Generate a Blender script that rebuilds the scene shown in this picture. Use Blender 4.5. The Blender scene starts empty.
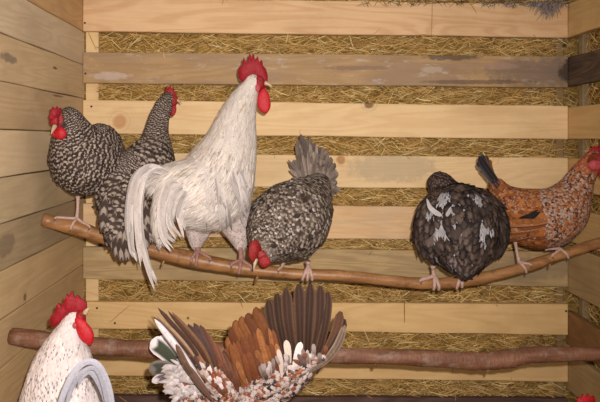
import bpy, bmesh, math, random
import numpy as np
from mathutils import Vector, Matrix

# ------------------------------------------------------------------ camera, light, exposure
D0 = 1.85          # distance of the back wall
HC = 0.86          # height of the lens above the floor
scene = bpy.context.scene
COL = scene.collection
cam_d = bpy.data.cameras.new('camera'); cam = bpy.data.objects.new('camera', cam_d); COL.objects.link(cam)
cam.location = (0, 0, HC); cam.rotation_euler = (math.pi/2, 0, 0)
cam_d.sensor_width = 36; cam_d.lens = 36; cam_d.shift_x = 0.05; cam_d.shift_y = -0.105
cam_d.clip_start = 0.02
scene.camera = cam
world = bpy.data.worlds.new('world'); scene.world = world; world.use_nodes = True
bgn = world.node_tree.nodes['Background']; bgn.inputs[0].default_value = (1.0, 0.92, 0.84, 1); bgn.inputs[1].default_value = 0.48
# the flash of the camera, a little right of and above the lens
fl_d = bpy.data.lights.new('flash', 'SPOT'); fl = bpy.data.objects.new('flash', fl_d); COL.objects.link(fl)
fl_d.energy = 98; fl_d.color = (1.0, 0.93, 0.90); fl_d.shadow_soft_size = 0.008
fl_d.spot_size = math.radians(115); fl_d.spot_blend = 1.0
fl.location = (0.030, 0.0, HC+0.036)
fl.rotation_euler = (Vector((-0.30, D0, -0.20)).to_track_quat('-Z', 'Y')).to_euler()
vs = scene.view_settings
vs.view_transform = 'Standard'; vs.look = 'None'; vs.gamma = 1; vs.use_curve_mapping = False; vs.exposure = 0.0

rng = np.random.default_rng(7); random.seed(7)

# ------------------------------------------------------------------ helpers
def s2l(c):
    c = c/255.0
    return c/12.92 if c <= 0.04045 else ((c+0.055)/1.055)**2.4
def sc(r, g, b): return (s2l(r), s2l(g), s2l(b))
def W(px, py, d): return Vector(((px-270)/600*d, d, HC+(138-py)/600*d))
def w2p(p): return 270+600*p[0]/p[1], 138-600*(p[2]-HC)/p[1]

def link(name, me, parent=None, mat=None, smooth=True, kind=None):
    o = bpy.data.objects.new(name, me); COL.objects.link(o)
    if parent is not None: o.parent = parent
    if mat is not None and not me.materials: me.materials.append(mat)
    if smooth: me.polygons.foreach_set('use_smooth', [True]*len(me.polygons))
    if kind: o['kind'] = kind
    return o
# children are built in world coordinates; a thing's Empty sits at its base and the children carry the inverse
def thing(name, label, cat, loc=(0, 0, 0), group=None):
    o = bpy.data.objects.new(name, None); COL.objects.link(o)
    o.location = loc; o.empty_display_size = .05; o['label'] = label; o['category'] = cat
    if group: o['group'] = group
    return o
def fix_children():
    for o in list(COL.objects):
        if o.parent is not None and not o.get('_fixed'):
            q = o; off = Vector((0, 0, 0))
            while q.parent is not None: q = q.parent
            if q.type == 'EMPTY' and o.parent == q: o.location = o.location - q.location
def bm_mesh(bm, name='m'):
    me = bpy.data.meshes.new(name); bm.normal_update(); bm.to_mesh(me); bm.free(); return me

class NT:
    def __init__(s, name):
        s.m = bpy.data.materials.new(name); s.m.use_nodes = True; s.t = s.m.node_tree
        s.b = s.t.nodes['Principled BSDF']
    def n(s, typ, **kw):
        x = s.t.nodes.new(typ)
        for k, v in kw.items(): setattr(x, k, v)
        return x
    def l(s, a, b): s.t.links.new(a, b)
    def val(s, sock, v):
        if isinstance(v, (int, float)): sock.default_value = v
        elif isinstance(v, tuple): sock.default_value = v
        else: s.l(v, sock)
    def math(s, op, a, b=0.0, c=None, clamp=False):
        x = s.n('ShaderNodeMath', operation=op); x.use_clamp = clamp
        s.val(x.inputs[0], a); s.val(x.inputs[1], b)
        if c is not None: s.val(x.inputs[2], c)
        return x.outputs[0]
    def mix(s, f, a, b, blend='MIX'):
        x = s.n('ShaderNodeMix', data_type='RGBA', blend_type=blend)
        s.val(x.inputs[0], f)
        for i, v in ((6, a), (7, b)):
            if isinstance(v, tuple): x.inputs[i].default_value = tuple(v)+(1,) if len(v) == 3 else v
            else: s.l(v, x.inputs[i])
        return x.outputs[2]
    def smooth(s, x, lo, hi):
        r = s.n('ShaderNodeMapRange', interpolation_type='SMOOTHSTEP')
        s.val(r.inputs[0], x); r.inputs[1].default_value = lo; r.inputs[2].default_value = hi
        return r.outputs[0]
    def noise(s, vec, scale, detail=3, rough=.5, dist=0.0):
        x = s.n('ShaderNodeTexNoise'); s.l(vec, x.inputs['Vector'])
        x.inputs['Scale'].default_value = scale; x.inputs['Detail'].default_value = detail
        x.inputs['Roughness'].default_value = rough; x.inputs['Distortion'].default_value = dist
        return x.outputs[0]
    def mapping(s, vec, scale=(1, 1, 1), loc=(0, 0, 0)):
        x = s.n('ShaderNodeMapping'); s.l(vec, x.inputs[0])
        x.inputs['Scale'].default_value = scale; x.inputs['Location'].default_value = loc
        return x.outputs[0]
    def coord(s, which='Object'): return s.n('ShaderNodeTexCoord').outputs[which]
    def attr(s, name, out='Color'):
        x = s.n('ShaderNodeAttribute'); x.attribute_name = name; return x.outputs[out]
    def bump(s, h, strength=.3, dist=.002):
        x = s.n('ShaderNodeBump'); s.l(h, x.inputs['Height']); x.inputs['Strength'].default_value = strength
        x.inputs['Distance'].default_value = dist; s.l(x.outputs[0], s.b.inputs['Normal'])
    def done(s, col, rough=.6, spec=.3):
        if isinstance(col, tuple): s.b.inputs['Base Color'].default_value = tuple(col[:3])+(1,)
        else: s.l(col, s.b.inputs['Base Color'])
        if isinstance(rough, (int, float)): s.b.inputs['Roughness'].default_value = rough
        else: s.l(rough, s.b.inputs['Roughness'])
        s.b.inputs['Specular IOR Level'].default_value = spec
        return s.m

def mat_wood(name, light, dark, seed=0, axis='X', grain=.5, knots=(), stain=None, stain_amt=0.0, stain2=None, stain2_amt=0.0, patches=()):
    """sawn softwood: long fibres, cathedral rings, knots, weather stains. axis = direction of the fibres"""
    t = NT(name); co = t.coord('Object')
    sep = t.n('ShaderNodeSeparateXYZ'); t.l(co, sep.inputs[0])
    sx, sy = (1, 14) if axis == 'X' else (14, 1)
    v = t.mapping(co, (1.0 if axis == 'X' else 9, 9 if axis == 'X' else 1.0, 9), (seed*3.1, seed*1.7, seed*.9))
    big = t.noise(v, 1.1, 2, .5, .6)
    rings = t.math('SINE', t.math('MULTIPLY', big, 75.0))
    rings = t.smooth(rings, -.6, 1.0)
    v2 = t.mapping(co, (3 if axis == 'X' else 60, 60 if axis == 'X' else 3, 60), (seed*5.3, seed, 0))
    fib = t.noise(v2, 3.0, 4, .6)
    f = t.math('ADD', t.math('MULTIPLY', rings, .45*grain), t.math('MULTIPLY', t.math('SUBTRACT', fib, .3), 1.0*grain), clamp=True)
    col = t.mix(f, light, dark)
    bl = t.noise(t.mapping(co, (1, 1, 1.6), (seed*7.7, 0, seed)), 5, 4, .6)
    col = t.mix(t.math('MULTIPLY', t.smooth(bl, .4, .75), .35), col, tuple(c*.72 for c in dark))
    if stain:
        m = t.noise(t.mapping(co, (1.2 if axis == 'X' else 5, 5 if axis == 'X' else 1.2, 5), (seed*2.3, 3, seed)), 3.2, 5, .65, .4)
        col = t.mix(t.math('MULTIPLY', t.smooth(m, .42, .62), stain_amt), col, stain)
    if stain2:
        m = t.noise(t.mapping(co, (2.5 if axis == 'X' else 8, 8 if axis == 'X' else 2.5, 8), (seed*1.3, 5, seed*2)), 5.5, 5, .7)
        col = t.mix(t.math('MULTIPLY', t.smooth(m, .55, .68), stain2_amt), col, stain2)
    for (x, z, rx, rz, c, amt) in patches:          # dirt and rot with a shape of their own
        a = sep.outputs[0] if axis == 'X' else sep.outputs[1]
        dx = t.math('MULTIPLY', t.math('SUBTRACT', a, x), 1/rx); dz = t.math('MULTIPLY', t.math('SUBTRACT', sep.outputs[2], z), 1/rz)
        d = t.math('ADD', t.math('POWER', t.math('ABSOLUTE', dx), 2.0), t.math('POWER', t.math('ABSOLUTE', dz), 2.0))
        d = t.math('ADD', d, t.math('MULTIPLY', t.math('SUBTRACT', t.noise(co, 45, 4, .7), .5), 2.2))
        col = t.mix(t.math('MULTIPLY', t.math('SUBTRACT', 1.0, t.smooth(d, .35, 1.1)), amt), col, c)
    for (x, z, r, c) in knots:
        a = sep.outputs[0] if axis == 'X' else sep.outputs[1]
        dx = t.math('SUBTRACT', a, x); dz = t.math('SUBTRACT', sep.outputs[2], z)
        d = t.math('SQRT', t.math('ADD', t.math('MULTIPLY', dx, dx), t.math('MULTIPLY', dz, dz)))
        d = t.math('ADD', t.math('DIVIDE', d, r), t.math('MULTIPLY', t.math('SUBTRACT', t.noise(co, 60, 2), .5), .5))
        core = t.math('SUBTRACT', 1.0, t.smooth(d, .75, 1.05))
        ring = t.math('MULTIPLY', t.math('SUBTRACT', 1.0, t.smooth(d, 1.0, 2.2)), t.smooth(t.math('SINE', t.math('MULTIPLY', d, 14.0)), -.5, .8))
        col = t.mix(t.math('MULTIPLY', ring, .35), col, c)
        col = t.mix(t.math('MULTIPLY', core, .8), col, c)
    t.bump(t.math('ADD', fib, t.math('MULTIPLY', rings, .3)), .35, .0015)
    return t.done(col, .72, .25)

def mat_feather(name, bars=0., freq=3.2, tip=0., edge=0., shaft=0., speck=0., sscale=90, barb=.22, rough=.72, duty=0.0, patch=0., inner=0., spot=0.):
    t = NT(name)
    uv = t.n('ShaderNodeUVMap').outputs[0]
    sep = t.n('ShaderNodeSeparateXYZ'); t.l(uv, sep.inputs[0])
    u = t.math('MULTIPLY', t.math('ABSOLUTE', t.math('SUBTRACT', sep.outputs[0], .5)), 2.0); v = sep.outputs[1]
    ca = t.attr('ca'); cb = t.attr('cb'); rn = t.attr('rn', 'Fac'); co = t.coord('Object')
    fac = None
    def comb(x):
        nonlocal fac
        fac = x if fac is None else t.math('MAXIMUM', fac, x)
    if bars:
        ph = t.math('SUBTRACT', t.math('ADD', t.math('MULTIPLY', v, freq), t.math('MULTIPLY', rn, .5)), t.math('MULTIPLY', u, .35))
        w = t.math('ADD', t.math('SINE', t.math('MULTIPLY', ph, 6.2832)), t.math('MULTIPLY', t.math('SUBTRACT', t.noise(co, 160, 2), .5), 1.4))
        bb = t.math('MULTIPLY', t.smooth(w, duty-.25, duty+.45), bars)
        if inner: bb = t.math('MULTIPLY', bb, t.math('SUBTRACT', 1.0, t.math('MULTIPLY', t.smooth(u, .35, .8), inner)))
        comb(bb)
    if tip:
        comb(t.math('MULTIPLY', t.smooth(t.math('SUBTRACT', v, t.math('MULTIPLY', u, .12)), .70, .84), tip))
    if spot:
        a = t.math('SUBTRACT', 1.0, t.smooth(t.math('ADD', u, t.math('MULTIPLY', t.math('SUBTRACT', t.noise(co, 200, 2), .5), .8)), .15, .65))
        b = t.math('MULTIPLY', t.smooth(v, .35, .62), t.math('SUBTRACT', 1.0, t.smooth(v, .8, .93)))
        comb(t.math('MULTIPLY', t.math('MULTIPLY', a, b), spot))
    if edge: comb(t.math('MULTIPLY', t.smooth(u, .5, .9), edge))
    if shaft: comb(t.math('MULTIPLY', t.math('SUBTRACT', 1.0, t.smooth(u, .03, .16)), shaft))
    if speck: comb(t.math('MULTIPLY', t.smooth(t.noise(co, sscale, 2, .6), .52, .62), speck))
    if patch: comb(t.math('MULTIPLY', t.smooth(t.noise(t.mapping(co, (1, 1, .6)), 28, 3, .6), .50, .60), patch))
    col = t.mix(fac, ca, cb) if fac is not None else ca
    bn = t.noise(t.mapping(uv, (22, 1.6, 1)), 1.0, 4, .7)
    bn2 = t.noise(co, 260, 2, .5)
    k = t.math('ADD', 1.0-barb, t.math('MULTIPLY', t.math('ADD', bn, bn2), barb))
    x = t.n('ShaderNodeVectorMath', operation='SCALE'); t.l(col, x.inputs[0]); t.l(k, x.inputs['Scale'])
    t.b.inputs['Sheen Weight'].default_value = 0.0
    return t.done(x.outputs[0], rough, .12)

def mat_plain(name, col, rough=.6, spec=.3, var=.25, scale=60, sss=0., bump=0.):
    t = NT(name); co = t.coord('Object'); n = t.noise(co, scale, 3, .6)
    c = t.mix(t.smooth(n, .3, .7), tuple(c*(1-var) for c in col), tuple(min(1, c*(1+var*.6)) for c in col))
    if bump: t.bump(t.noise(co, scale*4, 2, .5), bump, .0015)
    if sss:
        t.b.inputs['Subsurface Weight'].default_value = sss; t.b.inputs['Subsurface Radius'].default_value = (.006, .002, .001)
        t.b.inputs['Subsurface Scale'].default_value = 1.0
    return t.done(c, rough, spec)

def catmull(pts, n):
    """pts: list of tuples of any length -> n samples"""
    P = np.array([list(p) for p in pts], float)
    P = np.vstack([2*P[0]-P[1], P, 2*P[-1]-P[-2]])
    m = len(P)-3; out = []
    for k in range(n):
        t = k/(n-1)*m; i = min(int(t), m-1); t -= i
        a, b, c, d = P[i], P[i+1], P[i+2], P[i+3]
        out.append(.5*((2*b)+(-a+c)*t+(2*a-5*b+4*c-d)*t*t+(-a+3*b-3*c+d)*t**3))
    return np.array(out)

def tube_bm(bm, P, R, seg=10, cap=True, ell=None):
    """P Nx3, R N radii; ell: optional flatten factor along the first frame axis"""
    P = [Vector(p) for p in P]; n = len(P); prev = None; rings = []
    up = Vector((0, 0, 1))
    for i in range(n):
        t = (P[min(i+1, n-1)]-P[max(i-1, 0)]).normalized()
        if prev is None:
            a = t.cross(up)
            if a.length < .1: a = t.cross(Vector((0, 1, 0)))
            a.normalize()
        else: a = (prev-t*prev.dot(t)).normalized()
        prev = a; b = t.cross(a)
        r = R[i]; ring = []
        for k in range(seg):
            th = 2*math.pi*k/seg
            ring.append(bm.verts.new(P[i]+a*math.cos(th)*r*(ell or 1)+b*math.sin(th)*r))
        rings.append(ring)
    for i in range(n-1):
        for k in range(seg):
            bm.faces.new((rings[i][k], rings[i][(k+1) % seg], rings[i+1][(k+1) % seg], rings[i+1][k]))
    if cap:
        bm.faces.new(rings[0][::-1]); bm.faces.new(rings[-1])

def box_bm(bm, pts8):
    v = [bm.verts.new(p) for p in pts8]
    for f in ((0, 3, 2, 1), (4, 5, 6, 7), (0, 1, 5, 4), (1, 2, 6, 5), (2, 3, 7, 6), (3, 0, 4, 7)): bm.faces.new([v[i] for i in f])

def plank(name, parent, mat, a, b, zb0, zt0, zb1, zt1, th, face, bev=.0018, wob=.0012):
    """board from point a to b (xy), bottom/top heights at each end; th thickness goes along 'face' (away from the room)"""
    bm = bmesh.new(); n = 14; rings = []
    a = Vector(a); b = Vector(b); fv = Vector(face)
    for i in range(n+1):
        t = i/n; p = a.lerp(b, t); zb = zb0+(zb1-zb0)*t; zt = zt0+(zt1-zt0)*t
        zb += random.uniform(-wob, wob); zt += random.uniform(-wob, wob)
        q = p+fv*th
        rings.append([bm.verts.new((p.x, p.y, zb)), bm.verts.new((p.x, p.y, zt)), bm.verts.new((q.x, q.y, zt)), bm.verts.new((q.x, q.y, zb))])
    for i in range(n):
        for k in range(4): bm.faces.new((rings[i][k], rings[i][(k+1) % 4], rings[i+1][(k+1) % 4], rings[i+1][k]))
    bm.faces.new(rings[0][::-1]); bm.faces.new(rings[-1])
    bmesh.ops.recalc_face_normals(bm, faces=bm.faces)
    es = [e for e in bm.edges if len(e.link_faces) == 2 and e.calc_face_angle(0) > 1.0]
    bmesh.ops.bevel(bm, geom=es, offset=bev, segments=1, affect='EDGES')
    return link(name, bm_mesh(bm, name), parent, mat, smooth=False)

# ------------------------------------------------------------------ the room
XL = (82.5-270)/600*D0; XR = (568.5-270)/600*D0
zw = lambda py: HC+(138-py)/600*D0
TILT = 5.5/485.0*0                      # boards carry their own tilt below
plank_rows = [   # top-left, bottom-left, top-right, bottom-right in the photo, measured at both corners
    (-2.5, 31, 4, 37.5), (52, 83, 56.5, 87.5), (100, 133.5, 106, 139), (152.5, 185, 158, 189.5), (203.5, 236, 208, 241),
    (247, 279, 252, 287), (302, 328.5, 304.5, 335), (357, 375.5, 362, 382), (396, 432, 399, 432)]
cream = sc(232, 200, 150); creamd = sc(208, 165, 110)
P = lambda x, y: ((x-270)/600*D0, zw(y))
wood = [
    mat_wood('wood_top', sc(226, 190, 146), sc(196, 150, 104), 1, grain=.8),
    mat_wood('wood_weathered', sc(182, 150, 108), sc(146, 114, 76), 2, grain=.6, stain=sc(150, 126, 106), stain_amt=.6, stain2=sc(205, 190, 178), stain2_amt=.5,
             patches=((P(450, 56)[0], P(450, 57)[1], .10, .012, sc(72, 58, 52), .7), (P(548, 70)[0], P(548, 72)[1], .22, .05, sc(112, 98, 92), .6), (P(570, 72)[0], P(570, 72)[1], .04, .04, sc(60, 46, 36), .8), (P(432, 70)[0], P(432, 70)[1], .04, .012, sc(196, 180, 164), .5), (P(480, 80)[0], P(480, 82)[1], .2, .008, sc(92, 72, 58), .6), (P(500, 66)[0], P(500, 66)[1], .06, .012, sc(170, 140, 122), .6), (P(110, 75)[0], P(110, 76)[1], .07, .014, sc(196, 176, 166), .6), (P(360, 68)[0], P(360, 68)[1], .12, .008, sc(130, 108, 92), .6))),
    mat_wood('wood_pale', sc(236, 205, 156), sc(214, 172, 118), 3, grain=.6,
             knots=((*P(119.5, 121.5), .022, sc(196, 146, 96)), (*P(369, 103.5), .016, sc(110, 78, 48)))),
    mat_wood('wood_pale_b', sc(234, 204, 156), sc(212, 172, 120), 4, grain=.55, knots=((*P(341, 160), .014, sc(176, 122, 76)),),
             patches=((P(392, 0)[0], P(0, 168)[1], .16, .05, sc(176, 160, 132), .6), (P(200, 0)[0], P(0, 168)[1], .12, .05, sc(190, 168, 140), .4))),
    mat_wood('wood_pink', sc(230, 194, 146), sc(204, 160, 112), 5, grain=.7, stain=sc(190, 165, 140), stain_amt=.4),
    mat_wood('wood_grey', sc(200, 172, 124), sc(158, 126, 84), 6, grain=.9, stain=sc(150, 132, 100), stain_amt=.6,
             patches=((P(535, 0)[0], P(0, 268)[1], .16, .04, sc(140, 122, 96), .6),)),
    mat_wood('wood_gold', sc(232, 196, 138), sc(206, 162, 104), 7, grain=.55,
             knots=((*P(188, 318), .004, sc(70, 50, 40)),)),
    mat_wood('wood_gold_b', sc(228, 194, 138), sc(202, 158, 102), 8, grain=.6),
    mat_wood('wood_dark', sc(110, 84, 76), sc(70, 50, 44), 9, grain=.9)]

def struct(name, bm, mat, parent=None):
    o = link(name, bm_mesh(bm, name), parent, mat, smooth=False)
    if parent is None: o['kind'] = 'structure'
    return o
m_back = mat_plain('backing', sc(150, 118, 58), .9, .1, .5, 40)
bm = bmesh.new()
box_bm(bm, [(XL-.12, D0+.05, -.02), (XR+.12, D0+.05, -.02), (XR+.12, D0+.07, -.02), (XL-.12, D0+.07, -.02),
            (XL-.12, D0+.05, 1.5), (XR+.12, D0+.05, 1.5), (XR+.12, D0+.07, 1.5), (XL-.12, D0+.07, 1.5)])
wall_back = struct('wall_back', bm, m_back)
for i, (tl, bl, tr, br) in enumerate(plank_rows):
    plank('board', wall_back, wood[i], (XL+.001, D0, 0), (XR-.001, D0, 0), max(zw(bl), .002), zw(tl), max(zw(br), .002), zw(tr), .02, (0, 1, 0))
# upright battens the slats are nailed to
m_bat = mat_wood('wood_batten', sc(226, 196, 144), sc(204, 164, 112), 11, grain=.3)
plank('batten', wall_back, m_bat, (XL+.003, D0+.021, 0), (XL+.043, D0+.021, 0), .002, 1.45, .002, 1.45, .026, (0, 1, 0))
plank('batten', wall_back, mat_wood('wood_batten_r', sc(150, 124, 84), sc(110, 86, 54), 12, grain=.4), (XR-.028, D0+.021, 0), (XR-.004, D0+.021, 0), .002, 1.45, .002, 1.45, .026, (0, 1, 0))
# nails
m_nail = mat_plain('nail_steel', sc(62, 50, 46), .5, .5, .3)
for (px, py) in ((85, 23), (85.5, 73.5), (91.5, 106.5), (97, 308), (115, 323), (92.5, 207), (565, 45), (561, 250), (566, 311), (452, 362), (91, 172)):
    bm = bmesh.new(); x, z = P(px, py)
    tube_bm(bm, [(x, D0-.0018, z), (x, D0+.012, z)], [.0032, .0028], 10)
    link('nail', bm_mesh(bm), wall_back, m_nail)

# left wall: close-boarded
LZ = [(-33, -2.5), (31, 64.5), (64.5, 98.5), (98.5, 131.5), (131.5, 165.5), (165.5, 198), (198, 231), (231, 265), (265, 299), (299, 333), (333, 367), (367, 401), (401, 420)]
seams = [-2, 31, 64.5, 98.2, 132.2, 165.5, 198, 231, 265, 299, 333, 367, 401, 417]
lcol0 = [(sc(176, 142, 92), sc(140, 104, 62)), (sc(180, 160, 122), sc(150, 128, 92)), (sc(178, 154, 110), sc(146, 120, 82)), (sc(170, 146, 104), sc(138, 112, 74)),
        (sc(184, 162, 120), sc(160, 136, 96)), (sc(170, 150, 108), sc(144, 122, 84)), (sc(152, 132, 94), sc(122, 102, 68)), (sc(178, 152, 104), sc(154, 126, 82)),
        (sc(170, 144, 98), sc(146, 118, 76)), (sc(168, 142, 96), sc(144, 116, 74)), (sc(164, 138, 94), sc(140, 112, 72)), (sc(160, 134, 92), sc(136, 108, 70)), (sc(150, 126, 88), sc(130, 104, 68))]
lcol = [tuple(tuple(min(1, v*k) for v, k in zip(c, (1.48, 1.48, 1.74))) for c in q) for q in lcol0]
bm = bmesh.new()
box_bm(bm, [(XL-.045, .2, -.02), (XL-.0225, .2, -.02), (XL-.0225, D0+.05, -.02), (XL-.045, D0+.05, -.02),
            (XL-.045, .2, 1.5), (XL-.0225, .2, 1.5), (XL-.0225, D0+.05, 1.5), (XL-.045, D0+.05, 1.5)])
wall_left = struct('wall_left', bm, m_back)
zt = 1.44
for i in range(len(seams)-1):
    za = zw(seams[i])-.0012; zb = max(zw(seams[i+1])+.0012, .002)
    if i == 0: za = zw(seams[0])-.0012
    kn = []
    pt = []
    def lp(px, py):      # photo point on the left wall -> (y, z)
        d = XL*600/(px-270); return d, HC+(138-py)/600*d
    if i == 7: kn = [(*lp(25, 297), .009, sc(120, 88, 58))]
    if i == 2: pt = [(*lp(8, 58), .05, .012, sc(110, 96, 84), .7), (*lp(55, 68), .02, .004, sc(90, 66, 50), .8)]
    if i == 3: pt = [(*lp(58, 96), .05, .004, sc(90, 66, 50), .7)]
    if i == 6: pt = [(*lp(6, 245), .05, .03, sc(120, 104, 84), .6)]
    m = mat_wood('wood_left', lcol[i][0], lcol[i][1], 20+i, axis='Y', grain=.55, knots=kn, patches=pt, stain=tuple(c*.8 for c in lcol[i][0]), stain_amt=.4)
    plank('board', wall_left, m, (XL, .25, 0), (XL, D0+.02, 0), zb, za, zb, za, .022, (-1, 0, 0))
m = mat_wood('wood_left', sc(176, 150, 110), sc(150, 124, 84), 40, axis='Y', grain=.5)
plank('board', wall_left, m, (XL, .25, 0), (XL, D0+.02, 0), zw(-2)+.0012, zw(-2)+.1, zw(-2)+.0012, zw(-2)+.1, .022, (-1, 0, 0))

# right wall: slats again
bm = bmesh.new()
box_bm(bm, [(XR+.055, .2, -.02), (XR+.075, .2, -.02), (XR+.075, D0+.05, -.02), (XR+.055, D0+.05, -.02),
            (XR+.055, .2, 1.5), (XR+.075, .2, 1.5), (XR+.075, D0+.05, 1.5), (XR+.055, D0+.05, 1.5)])
wall_right = struct('wall_right', bm, m_back)
rrows = [(4, 37.5), (57, 86), (107, 139), (158, 190), (208, 241), (246, 292), (312, 345), (352, 390), (404, 430)]
for i, (a, b) in enumerate(rrows):
    if i in (1,):
        m = mat_wood('wood_right', sc(110, 90, 72), sc(70, 54, 42), 30+i, axis='Y', grain=.9, stain=sc(60, 48, 42), stain_amt=.7)
    elif i in (5, 7):
        m = mat_wood('wood_right', sc(184, 156, 112), sc(150, 122, 82), 30+i, axis='Y', grain=.6)
    elif i == 6: m = mat_wood('wood_right', sc(150, 112, 70), sc(110, 80, 48), 30+i, axis='Y', grain=.7)
    else: m = mat_wood('wood_right', sc(204, 170, 116), sc(176, 138, 88), 30+i, axis='Y', grain=.6)
    plank('board', wall_right, m, (XR, .25, 0), (XR, D0+.018, 0), max(zw(b), .002), zw(a), max(zw(b), .002), zw(a), .02, (1, 0, 0))
plank('batten', wall_right, mat_wood('wood_batten_s', sc(150, 130, 96), sc(116, 96, 66), 13, axis='Y', grain=.4), (XR+.021, D0-.045, 0), (XR+.021, D0-.018, 0), .002, 1.45, .002, 1.45, .02, (1, 0, 0))

bm = bmesh.new()
box_bm(bm, [(XL-.1, -.6, -.04), (XR+.1, -.6, -.04), (XR+.1, D0+.1, -.04), (XL-.1, D0+.1, -.04), (XL-.1, -.6, 0), (XR+.1, -.6, 0), (XR+.1, D0+.1, 0), (XL-.1, D0+.1, 0)])
struct('floor', bm, mat_plain('floor_litter', sc(150, 122, 74), .9, .1, .5, 30))

# ------------------------------------------------------------------ straw
t = NT('straw'); m_straw = t.done(t.attr('ca'), .5, .35)
def straw_mesh(S):
    """S: list of (p0, p1, normal, width, colour)"""
    V = []; F = []; C = []
    for (p0, p1, nn, w, c) in S:
        p0 = Vector(p0); p1 = Vector(p1); d = (p1-p0); s = d.cross(Vector(nn)).normalized()*w*.5
        mid = p0.lerp(p1, .5)+Vector((0, 0, 1))*random.uniform(-.05, .05)*d.length+Vector(nn)*w*.3
        k = len(V)
        n3 = Vector(nn)*w*.45
        for q, f in ((p0, .8), (mid, 1), (p1, .6)):
            V += [q-s*f, q+n3*f, q+s*f]; C += [c]*3
        for a in (0, 3): F += [(k+a, k+a+1, k+a+4, k+a+3), (k+a+1, k+a+2, k+a+5, k+a+4)]
    me = bpy.data.meshes.new('straw'); me.from_pydata([tuple(v) for v in V], [], F)
    a = me.attributes.new('ca', 'FLOAT_COLOR', 'POINT')
    a.data.foreach_set('color', np.array([(*c, 1) for c in C], np.float32).ravel())
    return me
def straw_col():
    r = random.random()
    if r < .10: c = (240, 216, 150)
    elif r < .45: c = (216, 178, 112)
    elif r < .82: c = (192, 150, 84)
    else: c = (146, 112, 60)
    k = random.uniform(.85, 1.1)
    return sc(*[min(255, v*k) for v in c])
S = []
gaps = [(-40, -2, -30, 5)]+[(plank_rows[i][1], plank_rows[i+1][0], plank_rows[i][3], plank_rows[i+1][2]) for i in range(len(plank_rows)-1)]
for gi, (tl, bl, tr, br) in enumerate(gaps):
    zt0, zb0, zt1, zb1 = zw(tl), zw(bl), zw(tr), zw(br)
    for layer in range(1300):
        x = random.uniform(XL+.002, XR+.04); t_ = (x-XL)/(XR-XL); zt_ = zt0+(zt1-zt0)*t_; zb_ = zb0+(zb1-zb0)*t_
        z = random.uniform(zb_-.008, zt_+.008)
        deep = random.random()
        y = D0+.024+deep*.018
        ang = random.gauss(0, .55) if random.random() < .8 else random.uniform(-1.5, 1.5)
        L = random.uniform(.02, .075)
        dx, dz = math.cos(ang)*L/2, math.sin(ang)*L/2
        S.append(((x-dx, y+random.uniform(-.003, .003), z-dz), (x+dx, y+random.uniform(-.003, .003), z+dz), (random.gauss(0, .3), -1, random.gauss(0, .4)), random.uniform(.0012, .0030), straw_col()))
    for k in range(420):     # straws that swell out into the gap between the boards
        x = random.uniform(XL+.05, XR-.02); t_ = (x-XL)/(XR-XL); zt_ = zt0+(zt1-zt0)*t_; zb_ = zb0+(zb1-zb0)*t_
        z = random.uniform(zb_+.002, zt_-.004); L = random.uniform(.02, .06); ang = random.gauss(0, .35)
        dz = max(min(math.sin(ang)*L/2, zt_-z), zb_-z) if abs(math.sin(ang)*L/2) > .02 else math.sin(ang)*L/2
        dx = math.cos(ang)*L/2; y = D0+random.uniform(.008, .02)
        S.append(((x-dx, y+.01, z-dz), (x+dx, y-.004, z+dz), (random.gauss(0, .3), -1, random.gauss(0, .5)), random.uniform(.0012, .003), straw_col()))
# long loose stalks hanging across the boards, as in the photograph
for (x0, y0, x1, y1, c) in ((89, 33, 97, 50, (190, 150, 90)), (112, 40, 122, 50, (236, 214, 160)), (212, 45, 222, 48, (240, 225, 190)), (376, 138, 388, 150, (236, 206, 140)),
        (371, 137, 379, 148, (226, 196, 130)), (422, 136, 420, 143, (240, 210, 150)), (466, 148, 475, 140, (226, 196, 130)), (557, 38, 568, 46, (226, 200, 150)), (432, 0, 431, 38, (150, 110, 62)),
        (471, 5, 476, 14, (120, 80, 40)), (516, 0, 512, 9, (110, 80, 50)), (364, 330, 369, 342, (245, 220, 170)), (404, 342, 409, 330, (210, 170, 100)), (84, 290, 104, 297, (226, 196, 150)),
        (404, 300, 404, 322, (120, 84, 40)), (455, 388, 455, 400, (180, 150, 90)), (186, 289, 186, 298, (150, 120, 80)), (240, 300, 243, 307, (150, 110, 50)),
        (452, 355, 452, 372, (160, 128, 84)), (286, 43, 288, 34, (236, 214, 160)), (130, 47, 139, 38, (230, 205, 150)), (166, 98, 171, 88, (226, 196, 110)), (188, 90, 198, 98, (236, 210, 110)), (350, 40, 354, 50, (230, 205, 150)),
        (110, 322, 130, 305, (190, 150, 100)), (300, 130, 300, 160, (200, 160, 100))):
    a = W(x0, y0, D0); b = W(x1, y1, D0); f = random.uniform(.002, .01)
    a.y = D0-.004; b.y = D0-.004-f*.5
    S.append((a, b, (0, -1, .1), .0022 if y0 > 20 or x0 < 400 else .0016, sc(*c)))
for k in range(70):          # ragged ends poking over the edges of the boards
    i = random.randrange(len(plank_rows)); tl, bl, tr, br = plank_rows[i]
    px = random.uniform(100, 560); t_ = (px-83)/485
    py = (tl+(tr-tl)*t_) if random.random() < .6 else (bl+(br-bl)*t_)
    dy = random.uniform(-7, 7); dx = random.uniform(-9, 9)
    a = W(px, py, D0); b = W(px+dx, py+dy, D0); a.y = D0-.003; b.y = D0-.006
    S.append((a, b, (0, -1, .2), random.uniform(.001, .0022), straw_col()))
o = link('straw', straw_mesh(S), None, m_straw, smooth=False)
o['kind'] = 'stuff'; o['label'] = 'golden straw stuffed in the gaps between the back wall boards'; o['category'] = 'straw'
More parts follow.
